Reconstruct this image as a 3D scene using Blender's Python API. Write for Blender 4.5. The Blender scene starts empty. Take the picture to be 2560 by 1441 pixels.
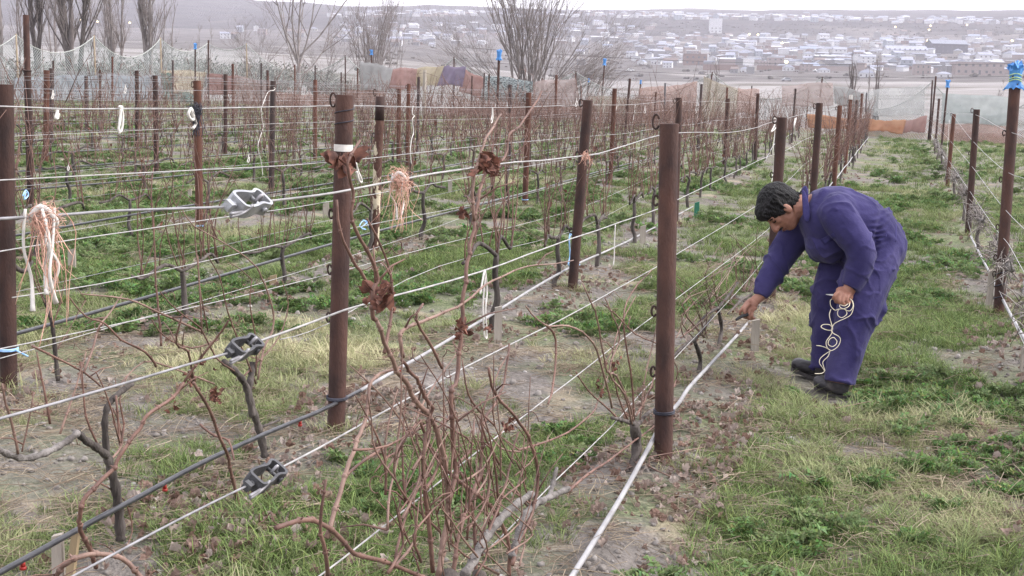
import bpy, bmesh, math, random
import numpy as np
from mathutils import Vector, Matrix, noise
rnd = random.Random(7)
sc = bpy.context.scene
COL = sc.collection
V = Vector
# ---------------------------------------------------------------- camera
FPX = 3200.0
RHO = .022; PIT = math.atan(474.4/3200); HEAD = math.atan(985/3235)
Fh = V((-math.sin(HEAD), math.cos(HEAD), 0)); ZZ = V((0, 0, 1)); R0 = V((math.cos(HEAD), math.sin(HEAD), 0))
CF = math.cos(PIT)*Fh - math.sin(PIT)*ZZ
U0 = R0.cross(CF)
CR = math.cos(RHO)*R0 + math.sin(RHO)*U0
CU = -math.sin(RHO)*R0 + math.cos(RHO)*U0
CP = V((0, 0, 1.47))
cam = bpy.data.cameras.new('camera'); cam.sensor_width = 36; cam.lens = FPX/2560*36
cam.clip_start = .05; cam.clip_end = 9000
camo = bpy.data.objects.new('camera', cam); COL.objects.link(camo)
M = Matrix((CR, CU, -CF)).transposed().to_4x4(); M.translation = CP
camo.matrix_world = M
sc.camera = camo
SL = .025
HAZE = .00030
DENOISE = True
def ray(x, y): return CF + CR*((x-1280)/FPX) - CU*((y-720.5)/FPX)
def gp(x, y):                       # pixel -> vineyard plane
    d = ray(x, y); return CP + d*(-1.47/(d.z+SL*d.x))
def onX(x, y, X0, s=0):             # pixel -> vertical plane X = X0 + s*Y
    d = ray(x, y); return CP + d*((X0+s*CP.y-CP.x)/(d.x-s*d.y))
def onY(x, y, Y0):
    d = ray(x, y); return CP + d*(Y0/d.y)
def atD(x, y, D): return CP + ray(x, y)*D
def proj(P):
    d = P-CP; z = d.dot(CF); return 1280+FPX*d.dot(CR)/z, 720.5-FPX*d.dot(CU)/z, z
# ---------------------------------------------------------------- object helpers
def tag(o, label=None, cat=None, group=None, kind=None):
    if label: o['label'] = label
    if cat: o['category'] = cat
    if group: o['group'] = group
    if kind: o['kind'] = kind
    return o
def empty(name, loc, rz=0):
    o = bpy.data.objects.new(name, None); COL.objects.link(o); o.location = loc; o.rotation_euler.z = rz
    o.empty_display_size = .1
    return o
def mesh_obj(name, verts, faces, mats, parent=None, smooth=True, midx=None):
    me = bpy.data.meshes.new(name); me.from_pydata([tuple(v) for v in verts], [], faces)
    if not isinstance(mats, (list, tuple)): mats = [mats]
    for m in mats: me.materials.append(m)
    if smooth: me.polygons.foreach_set('use_smooth', [True]*len(me.polygons))
    if midx is not None: me.polygons.foreach_set('material_index', midx)
    me.update()
    o = bpy.data.objects.new(name, me); COL.objects.link(o)
    if parent: o.parent = parent
    return o
def copy_thing(src, loc, rz=None, scale=None, kids=True):
    r = src.copy(); COL.objects.link(r); r.location = loc
    if rz is not None: r.rotation_euler.z = rz
    if scale: r.scale = scale
    if kids:
        for ch in list(src.children):
            c = ch.copy(); COL.objects.link(c); c.parent = r
    return r
class MB:
    def __init__(s): s.v = []; s.f = []; s.mi = []; s.cur = 0
    def add(s, vs, fs):
        n = len(s.v); s.v += [tuple(v) for v in vs]; s.f += [tuple(i+n for i in f) for f in fs]; s.mi += [s.cur]*len(fs)
    def tube(s, pts, rad, n=6, cap=True, flat=1.0):
        pts = [V(p) for p in pts]; k = len(pts)
        if k < 2: return
        if not isinstance(rad, (list, tuple)): rad = [rad]*k
        t0 = (pts[1]-pts[0]).normalized()
        a = t0.orthogonal().normalized()
        vs = []; fs = []
        for i in range(k):
            t = (pts[min(i+1, k-1)]-pts[max(i-1, 0)])
            if t.length < 1e-9: t = t0
            t.normalize(); a = a - t*a.dot(t)
            if a.length < 1e-6: a = t.orthogonal()
            a.normalize(); b = t.cross(a); t0 = t
            for j in range(n):
                w = 2*math.pi*j/n
                vs.append(pts[i] + (a*math.cos(w) + b*math.sin(w)*flat)*rad[i])
        for i in range(k-1):
            for j in range(n):
                fs.append((i*n+j, i*n+(j+1) % n, (i+1)*n+(j+1) % n, (i+1)*n+j))
        if cap:
            fs.append(tuple(range(n-1, -1, -1))); fs.append(tuple(range((k-1)*n, k*n)))
        s.add(vs, fs)
    def box(s, c, sz, R=None, bev=0):
        c = V(c); x, y, z = [q/2 for q in sz]
        vs = [V((i*x, j*y, k*z)) for k in (-1, 1) for j in (-1, 1) for i in (-1, 1)]
        if R is not None: vs = [R @ v for v in vs]
        s.add([c+v for v in vs], [(0, 2, 3, 1), (4, 5, 7, 6), (0, 1, 5, 4), (2, 6, 7, 3), (0, 4, 6, 2), (1, 3, 7, 5)])
    def ell(s, c, rx, n=12, m=8):        # rx = three axis vectors
        c = V(c); a, b, d = rx; vs = [c+d]; fs = []
        for i in range(1, m):
            ph = math.pi*i/m
            for j in range(n):
                th = 2*math.pi*j/n
                vs.append(c + d*math.cos(ph) + (a*math.cos(th)+b*math.sin(th))*math.sin(ph))
        vs.append(c-d); L = len(vs)-1
        for j in range(n): fs.append((0, 1+j, 1+(j+1) % n)); fs.append((L, L-n+(j+1) % n, L-n+j))
        for i in range(m-2):
            for j in range(n):
                p = 1+i*n; fs.append((p+j, p+n+j, p+n+(j+1) % n, p+(j+1) % n))
        s.add(vs, fs)
    def build(s, name, mats, parent=None, smooth=True):
        return mesh_obj(name, s.v, s.f, mats, parent, smooth, s.mi if isinstance(mats, (list, tuple)) else None)
def smooth_path(P, sub=4):           # Catmull-Rom
    P = [V(p) for p in P]; out = []
    for i in range(len(P)-1):
        p0, p1, p2, p3 = P[max(i-1, 0)], P[i], P[i+1], P[min(i+2, len(P)-1)]
        for k in range(sub):
            t = k/sub
            out.append(.5*((2*p1)+(p2-p0)*t+(2*p0-5*p1+4*p2-p3)*t*t+(3*p1-p0-3*p2+p3)*t**3))
    out.append(P[-1]); return out
# ---------------------------------------------------------------- materials
def mat(name, c1, c2=None, scale=8, detail=6, rough=.85, bump=0, bscale=None, metal=0, rndv=0, spec=.3, stretch=(1, 1, 1), lo=.35, hi=.65,
        c3=None, scale3=3, lo3=.55, hi3=.62, attr=None, inst=None, sheen=0, coord='Object', alpha=1, trans=0, rough2=None):
    m = bpy.data.materials.new(name); m.use_nodes = True; nt = m.node_tree; N = nt.nodes; L = nt.links
    b = N['Principled BSDF']; b.inputs['Roughness'].default_value = rough; b.inputs['Metallic'].default_value = metal
    b.inputs['Specular IOR Level'].default_value = spec
    tc = N.new('ShaderNodeTexCoord'); mp = N.new('ShaderNodeMapping'); L.new(tc.outputs[coord], mp.inputs[0]); mp.inputs['Scale'].default_value = stretch
    def nz(s, d=detail):
        n = N.new('ShaderNodeTexNoise'); n.inputs['Scale'].default_value = s; n.inputs['Detail'].default_value = d; L.new(mp.outputs[0], n.inputs['Vector']); return n
    def ramp(src, l, h, ca, cb):
        r = N.new('ShaderNodeValToRGB'); r.color_ramp.elements[0].position = l; r.color_ramp.elements[1].position = h
        r.color_ramp.elements[0].color = (*ca, 1); r.color_ramp.elements[1].color = (*cb, 1); L.new(src, r.inputs[0]); return r
    n1 = nz(scale)
    col = ramp(n1.outputs['Fac'], lo, hi, c1, c2 or c1).outputs[0]
    if c3:
        r3 = ramp(nz(scale3).outputs['Fac'], lo3, hi3, (0, 0, 0), (1, 1, 1))
        mx = N.new('ShaderNodeMix'); mx.data_type = 'RGBA'; L.new(r3.outputs[0], mx.inputs[0]); L.new(col, mx.inputs[6]); mx.inputs[7].default_value = (*c3, 1); col = mx.outputs[2]
    def mulv(col, src, lo_, hi_):
        mr = N.new('ShaderNodeMapRange'); L.new(src, mr.inputs[0]); mr.inputs[3].default_value = lo_; mr.inputs[4].default_value = hi_
        h = N.new('ShaderNodeHueSaturation'); L.new(mr.outputs[0], h.inputs['Value']); L.new(col, h.inputs['Color']); return h.outputs[0]
    if rndv:
        oi = N.new('ShaderNodeObjectInfo'); col = mulv(col, oi.outputs['Random'], 1-rndv, 1+rndv)
    if attr:        # per-face colour carried by the mesh
        at = N.new('ShaderNodeAttribute'); at.attribute_name = attr
        mx = N.new('ShaderNodeMix'); mx.data_type = 'RGBA'; mx.blend_type = 'MULTIPLY'; mx.inputs[0].default_value = 1; L.new(col, mx.inputs[6]); L.new(at.outputs['Color'], mx.inputs[7]); col = mx.outputs[2]
    if inst:        # per-instance tint: (name, second colour)
        at = N.new('ShaderNodeAttribute'); at.attribute_name = inst[0]; at.attribute_type = 'INSTANCER'
        mx = N.new('ShaderNodeMix'); mx.data_type = 'RGBA'; L.new(at.outputs['Fac'], mx.inputs[0]); L.new(col, mx.inputs[6]); mx.inputs[7].default_value = (*inst[1], 1); col = mx.outputs[2]
    L.new(col, b.inputs['Base Color'])
    if bump:
        bp = N.new('ShaderNodeBump'); bp.inputs['Strength'].default_value = bump; bp.inputs['Distance'].default_value = .02
        L.new(nz(bscale or scale*3).outputs['Fac'], bp.inputs['Height']); L.new(bp.outputs[0], b.inputs['Normal'])
    if sheen: b.inputs['Sheen Weight'].default_value = sheen
    if trans or alpha < 1:
        out = N['Material Output']; src = b.outputs[0]
        if trans:
            tl = N.new('ShaderNodeBsdfTranslucent'); L.new(col, tl.inputs[0]); ms = N.new('ShaderNodeMixShader'); ms.inputs[0].default_value = trans
            L.new(src, ms.inputs[1]); L.new(tl.outputs[0], ms.inputs[2]); src = ms.outputs[0]
        if alpha < 1:
            tp = N.new('ShaderNodeBsdfTransparent'); ms = N.new('ShaderNodeMixShader'); ms.inputs[0].default_value = alpha
            L.new(tp.outputs[0], ms.inputs[1]); L.new(src, ms.inputs[2]); src = ms.outputs[0]
        L.new(src, out.inputs[0])
    return m
def plain(name, c, rough=.7, **k): return mat(name, c, tuple(q*.8 for q in c), scale=20, rough=rough, **k)
M_RUST = mat('rusty_steel', (.030, .016, .0145), (.066, .032, .025), scale=14, rough=.75, bump=.25, bscale=120, rndv=.28, c3=(.088, .038, .026), scale3=5, lo3=.56, hi3=.72, spec=.3, stretch=(1, 1, .45))
M_RUSTR = mat('orange_rusty_steel', (.062, .026, .018), (.108, .044, .029), scale=14, rough=.8, bump=.25, bscale=120, rndv=.2, stretch=(1, 1, .45))
M_RUSTD = mat('dark_steel', (.032, .022, .022), (.06, .038, .034), scale=14, rough=.6, bump=.2, bscale=120, rndv=.2, stretch=(1, 1, .45))
M_GREYP = mat('grey_painted_pipe', (.07, .075, .085), (.11, .11, .12), scale=12, rough=.6, rndv=.1)
M_PEEL = mat('peeling_paint_pipe', (.06, .028, .022), (.10, .05, .036), scale=12, rough=.8, bump=.4, bscale=60, c3=(.52, .45, .33), scale3=9, lo3=.525, hi3=.54, stretch=(1, 1, .6))
M_HOOK = mat('dark_iron', (.03, .018, .016), (.06, .035, .03), scale=30, rough=.7)
M_WIRE = mat('galvanised_wire', (.15, .146, .154), (.27, .263, .278), scale=30, rough=.45, metal=.2, spec=.5)
M_WIREW = mat('white_coated_wire', (.23, .222, .222), (.36, .35, .345), scale=30, rough=.5, spec=.4)
M_TUBE = mat('black_polythene', (.022, .022, .026), (.045, .045, .05), scale=20, rough=.32, spec=.5)
M_TUBEW = mat('weathered_tube', (.19, .186, .194), (.32, .312, .316), scale=9, rough=.42, spec=.45, c3=(.2, .18, .18), scale3=14, lo3=.6, hi3=.7)
M_RED = plain('red_plastic', (.28, .025, .02), .5)
M_GALV = mat('galvanised_casting', (.26, .265, .28), (.40, .41, .43), scale=30, rough=.38, metal=.55, bump=.15, bscale=90)
M_DKCAST = mat('dark_casting', (.045, .045, .05), (.085, .085, .09), scale=30, rough=.5, metal=.3, bump=.2, bscale=90)
M_ORTIE = mat('orange_raffia', (.60, .33, .25), (.74, .50, .41), scale=60, rough=.9, trans=.2)
M_WHTIE = mat('white_string', (.48, .455, .43), (.64, .61, .58), scale=40, rough=.85)
M_CREAM = mat('cream_twine', (.55, .50, .38), (.68, .62, .50), scale=60, rough=.85)
M_BLTIE = mat('blue_string', (.22, .42, .75), (.38, .58, .85), scale=40, rough=.8)
M_BKTIE = mat('black_raffia', (.02, .02, .03), (.06, .06, .08), scale=30, rough=.6)
M_BAG = mat('blue_polythene', (.045, .20, .52), (.10, .33, .70), scale=9, rough=.35, spec=.5, trans=.25)
M_WOODG = mat('grey_weathered_wood', (.24, .21, .18), (.40, .36, .31), scale=14, rough=.9, bump=.4, bscale=40, stretch=(1, 1, .12))
M_WOODY = mat('bare_pale_wood', (.24, .18, .105), (.34, .265, .17), scale=14, rough=.9, bump=.3, stretch=(1, 1, .12))
M_GREENP = plain('green_plastic', (.03, .16, .10), .5)
M_TRUNK = mat('vine_bark', (.040, .033, .030), (.115, .098, .09), scale=22, rough=.95, bump=.8, bscale=40, stretch=(1, 1, .25), rndv=.2)
M_CORDON = mat('grey_cordon_bark', (.085, .075, .071), (.20, .183, .175), scale=24, rough=.95, bump=.8, bscale=50)
M_CANE = mat('vine_cane', (.085, .044, .035), (.165, .092, .072), scale=14, rough=.6, bump=.2, bscale=60, rndv=.18, spec=.35)
M_CANE2 = mat('pale_vine_cane', (.13, .078, .062), (.235, .15, .12), scale=14, rough=.6, bump=.2, bscale=60, spec=.35)
M_SHRED = mat('grey_bark_shred', (.115, .096, .086), (.28, .25, .23), scale=12, rough=.95)
M_DLEAF = mat('dry_vine_leaf', (.055, .024, .020), (.20, .088, .062), scale=60, rough=.8, trans=.15)
# ---------------------------------------------------------------- terrain
SKX = [-900, -300, 0, 300, 500, 571, 640, 740, 860, 1010, 1060, 1150, 1250, 1560, 1700, 1870, 1980, 2060, 2300, 2400, 2560, 3300]
SKY = [-95, -65, -45, -22, 0, 8, 12, 13, 22, 20, 15, 17, 25, 30, 26, 35, 34, 33, 42, 45, 47, 55]
PR = [66, 110, 160, 220, 300, 420, 560, 700, 900, 1150, 1250, 1400, 1650]
PX = [0, 500, 1000, 1500, 2560]
PT = [[232, 215, 190, 165, 148, 132, 120, 108, 95, 80, 70, 40, 0],
      [246, 232, 205, 180, 160, 142, 128, 115, 100, 85, 76, 58, 28],
      [300, 268, 240, 215, 190, 170, 150, 132, 112, 85, 66, 44, 33],
      [330, 298, 280, 258, 240, 222, 200, 172, 140, 102, 84, 50, 38],
      [350, 302, 286, 266, 248, 228, 208, 182, 148, 112, 92, 62, 53]]
PTn = np.array(PT, float)
def fbm(x, y, z=0, o=3): return noise.fractal(V((x, y, z)), 1.0, 2.0, o)
def far_z(x, y, r):
    a = math.atan2(-x, y) - HEAD             # positive = left of heading
    a = max(-.75, min(.75, a))
    xi = 1280 - 3235*math.tan(a)
    yh = 246 + .022*(xi-1280)
    xc = min(max(xi, 0), 2560)
    i = int(np.searchsorted(PX, xc)); i = min(max(i, 1), len(PX)-1); t = (xc-PX[i-1])/(PX[i]-PX[i-1])
    prof = PTn[i-1]*(1-t) + PTn[i]*t
    sk = float(np.interp(xi, SKX, SKY))
    rs = PR + [1850]; ys = list(prof) + [sk]
    if r <= 1850: yy = float(np.interp(r, rs, ys))
    else: yy = sk
    z = 1.47 + (yh-yy)/3235*min(r, 1850)
    if r > 1850: z -= (r-1850)*.03
    return z
def near_z(x, y):
    z = -SL*max(min(x, 14), -46)
    return z
def bumps(x, y):
    d = math.hypot(x, y)
    b = .028*fbm(x*.9, y*.9, 3) + .012*fbm(x*3.1, y*3.1, 9)
    if d < 26: b += .007*fbm(x*9, y*9, 5)
    # low earth mounds heaped under each row
    for X0, s in ROWS[:4]:
        u = x-(X0+s*y)
        b += .045*math.exp(-(u/.22)**2)*max(0, .55+.9*noise.noise(V((X0*3, y*1.1, 2))))
    return b*min(1, max(0, (d-.6)/1.0))
ROWS = [(.70, .003), (-.80, -.014), (-2.02, -.042), (-3.78, -.045), (-6.0, -.05), (-8.5, -.012), (-10.3, -.004), (-12.2, -.008), (-13.5, -.02), (-15.4, -.01), (-17.8, -.01), (-20.3, -.01), (-23, 0), (-26, 0), (-29.5, 0)]
def terrain(x, y, b=True):
    r = math.hypot(x, y)
    zn = near_z(x, y)
    if b and r < 75: zn += bumps(x, y)
    if r < 66: return zn
    zf = far_z(x, y, r)
    if r > 130: zf += .6*fbm(x*.02, y*.02)*min(1, (r-130)/200) + 2.2*fbm(x*.006, y*.006, 4)*min(1, max(0, (r-1280)/250))
    t = min(1, (r-66)/40); t = t*t*(3-2*t)
    return zn*(1-t)+zf*t
def G(p): return V((p[0], p[1], terrain(p[0], p[1])))
def hit(px, py, r0=60):                # pixel -> far terrain
    d = ray(px, py); r = r0
    while r < 2200:
        P = CP+d*r
        if P.z < terrain(P.x, P.y, False): return V((P.x, P.y, terrain(P.x, P.y, False)))
        r *= 1.004
    return None
def build_terrain():
    rs = [.35]
    while rs[-1] < 5: rs.append(rs[-1]+.05)
    while rs[-1] < 3600: rs.append(rs[-1]*1.0135)
    az = []
    a = -math.pi
    while a < math.pi-1e-6:
        az.append(a)
        d = abs(a-0)
        a += .0045 if -.36 < a < .37+0 else (.02 if -.7 < a < .7 else .1)
    # azimuth measured from the camera heading, positive to the right
    na = len(az); bands = 0
    grid = []; dirs = [(math.sin(q)*R0 + math.cos(q)*Fh) for q in az]
    for r in rs: grid.append([(d.x*r, d.y*r, terrain(d.x*r, d.y*r)) for d in dirs])
    i1 = next(i for i, r in enumerate(rs) if r > 78); i2 = next(i for i, r in enumerate(rs) if r > 540); i3 = next(i for i, r in enumerate(rs) if r > 1200)
    out = []
    for nm, a0, a1, m in (('ground', 0, i1, M_SOIL), ('valley', i1, i2, M_VALLEY), ('hillside', i2, i3, M_TOWNG), ('hills', i3, len(rs)-1, M_HILL)):
        vs = [v for row in grid[a0:a1+1] for v in row]; fs = []
        if a0 == 0: vs.append((0, 0, near_z(0, 0)))
        for i in range(a1-a0):
            for j in range(na):
                k = (j+1) % na; fs.append((i*na+j, i*na+k, (i+1)*na+k, (i+1)*na+j))
        if a0 == 0:
            c = len(vs)-1
            for j in range(na): fs.append((c, (j+1) % na, j))
        o = mesh_obj(nm, vs, fs, m); tag(o, kind='structure'); out.append(o)
    return out
def soil_mat():
    m = bpy.data.materials.new('vineyard_soil'); m.use_nodes = True; nt = m.node_tree; N = nt.nodes; L = nt.links; b = N['Principled BSDF']
    b.inputs['Roughness'].default_value = .95; b.inputs['Specular IOR Level'].default_value = .12
    tc = N.new('ShaderNodeTexCoord')
    def nz(s, d=6, dist=0):
        n = N.new('ShaderNodeTexNoise'); n.inputs['Scale'].default_value = s; n.inputs['Detail'].default_value = d; n.inputs['Distortion'].default_value = dist; L.new(tc.outputs['Object'], n.inputs['Vector']); return n.outputs['Fac']
    def ramp(s, *el):
        r = N.new('ShaderNodeValToRGB')
        while len(r.color_ramp.elements) < len(el): r.color_ramp.elements.new(.5)
        for e, (p, c) in zip(r.color_ramp.elements, el): e.position = p; e.color = (*c, 1)
        L.new(s, r.inputs[0]); return r.outputs[0]
    def mix(f, a, c):
        x = N.new('ShaderNodeMix'); x.data_type = 'RGBA'; L.new(f, x.inputs[0])
        L.new(a, x.inputs[6])
        if isinstance(c, tuple): x.inputs[7].default_value = (*c, 1)
        else: L.new(c, x.inputs[7])
        return x.outputs[2]
    base = ramp(nz(1.3), (.3, (.092, .081, .072)), (.5, (.145, .130, .119)), (.7, (.205, .187, .174)))
    fine = ramp(nz(28, 8), (.35, (.06, .05, .044)), (.62, (.215, .19, .175)))
    col = mix(ramp(nz(7), (.4, (0, 0, 0)), (.6, (.7, .7, .7))), base, fine)
    # trodden grass and straw fibres worked into the surface
    grass = ramp(nz(34, 8, 1.5), (.3, (.042, .06, .022)), (.52, (.115, .15, .062)), (.72, (.27, .26, .15)))
    col = mix(ramp(nz(.9, 5), (.46, (0, 0, 0)), (.60, (.78, .78, .78))), col, grass)
    straw = ramp(nz(60, 6, 2), (.35, (.20, .155, .11)), (.65, (.36, .30, .22)))
    col = mix(ramp(nz(2.3, 5, .4), (.56, (0, 0, 0)), (.66, (.6, .6, .6))), col, straw)
    L.new(col, b.inputs['Base Color'])
    bp = N.new('ShaderNodeBump'); bp.inputs['Strength'].default_value = .7; bp.inputs['Distance'].default_value = .03
    ad = N.new('ShaderNodeMath'); L.new(nz(45, 9), ad.inputs[0]); L.new(nz(9, 6), ad.inputs[1]); L.new(ad.outputs[0], bp.inputs['Height']); L.new(bp.outputs[0], b.inputs['Normal'])
    return m
M_SOIL = soil_mat()
M_VALLEY = mat('pale_valley_fields', (.165, .152, .145), (.25, .236, .228), scale=.03, detail=8, rough=1, stretch=(1, 1, 1), c3=(.11, .098, .084), scale3=.014, lo3=.53, hi3=.62, spec=.05)
M_TOWNG = mat('town_slope', (.066, .060, .056), (.125, .113, .106), scale=.05, detail=9, rough=1, c3=(.19, .175, .165), scale3=.016, lo3=.60, hi3=.66, spec=.05)
M_HILL = mat('scrub_hillside', (.026, .025, .024), (.058, .053, .050), scale=.03, detail=9, rough=1, c3=(.12, .108, .10), scale3=.008, lo3=.60, hi3=.74, spec=.05)
build_terrain()
# ---------------------------------------------------------------- sky and sun
SUNAZ = math.radians(72)
w = bpy.data.worlds.new('World'); sc.world = w; w.use_nodes = True; nt = w.node_tree; N = nt.nodes; L = nt.links
bg = N['Background']
sky = N.new('ShaderNodeTexSky'); sky.sky_type = 'NISHITA'; sky.sun_disc = False; sky.sun_elevation = math.radians(24); sky.sun_rotation = SUNAZ
sky.air_density = 1; sky.dust_density = 3
# thin even overcast: bright white cloud over the clear-sky colour
tc = N.new('ShaderNodeTexCoord'); nz = N.new('ShaderNodeTexNoise'); nz.inputs['Scale'].default_value = 2.2; nz.inputs['Detail'].default_value = 5; L.new(tc.outputs['Generated'], nz.inputs['Vector'])
mr = N.new('ShaderNodeMapRange'); L.new(nz.outputs['Fac'], mr.inputs[0]); mr.inputs[1].default_value = .3; mr.inputs[2].default_value = .7; mr.inputs[3].default_value = .82; mr.inputs[4].default_value = .96
mx = N.new('ShaderNodeMix'); mx.data_type = 'RGBA'; L.new(mr.outputs[0], mx.inputs[0]); L.new(sky.outputs[0], mx.inputs[6]); mx.inputs[7].default_value = (5.15, 5.1, 5.4, 1)
L.new(mx.outputs[2], bg.inputs['Color']); bg.inputs['Strength'].default_value = .125
sun = bpy.data.lights.new('sun', 'SUN'); sun.energy = 1.45; sun.angle = math.radians(28); sun.color = (1, .97, .94)
so = bpy.data.objects.new('sun', sun); COL.objects.link(so)
sd = V((math.sin(SUNAZ)*math.cos(math.radians(38)), math.cos(SUNAZ)*math.cos(math.radians(38)), math.sin(math.radians(38))))
sky.sun_elevation = math.radians(38)
so.rotation_euler = (-sd).to_track_quat('-Z', 'Y').to_euler(); so.location = (0, 0, 30)
sc.view_settings.view_transform = 'Standard'; sc.view_settings.look = 'None'; sc.view_settings.gamma = 1; sc.view_settings.exposure = 1.84
cy = sc.cycles; cy.max_bounces = 5; cy.diffuse_bounces = 3; cy.glossy_bounces = 2; cy.transparent_max_bounces = 16; cy.volume_bounces = 1; cy.transmission_bounces = 2
cy.use_denoising = DENOISE; cy.denoising_prefilter = 'NONE'; cy.denoising_input_passes = 'RGB_ALBEDO_NORMAL'
try: cy.denoiser = 'OPENIMAGEDENOISE'
except Exception: pass
cy.use_adaptive_sampling = True; cy.adaptive_threshold = .008; cy.sample_clamp_indirect = 1.5; cy.sample_clamp_direct = 6
# ---------------------------------------------------------------- posts
def pipe(mb, P, T, r, n=16, hollow=True, jag=0):
    ax = (T-P)
    mb.tube([P-ax*.06, P, P+ax*.25, P+ax*.5, P+ax*.75, T], r, n, cap=False)
    a = ax.orthogonal().normalized(); b = ax.normalized().cross(a); u = ax.normalized()
    def ringv(c, q): return [c+(a*math.cos(2*math.pi*j/n)+b*math.sin(2*math.pi*j/n))*q for j in range(n)]
    vs = ringv(T, r)+ringv(T+u*.001, r*.82)+ringv(T-u*.12, r*.82)
    fs = []
    for k in (0, 1):
        for j in range(n): fs.append((k*n+j, k*n+(j+1) % n, (k+1)*n+(j+1) % n, (k+1)*n+j))
    fs.append(tuple(range(2*n, 3*n))); mb.add(vs, fs)
def hook_bm(c, h=.052, side=V((-1, 0, 0)), r=.0045, opn=True):
    m = MB(); up = V((0, 0, 1)); w = h*.42
    pts = []
    for k in range(15):
        t = math.pi*2*(k/14)*(.86 if opn else 1) + .35
        pts.append(c + side*(w*(1-math.cos(t))*.62) + up*(math.sin(t)*h*.55))
    m.tube(pts, r, 6); return m
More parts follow.
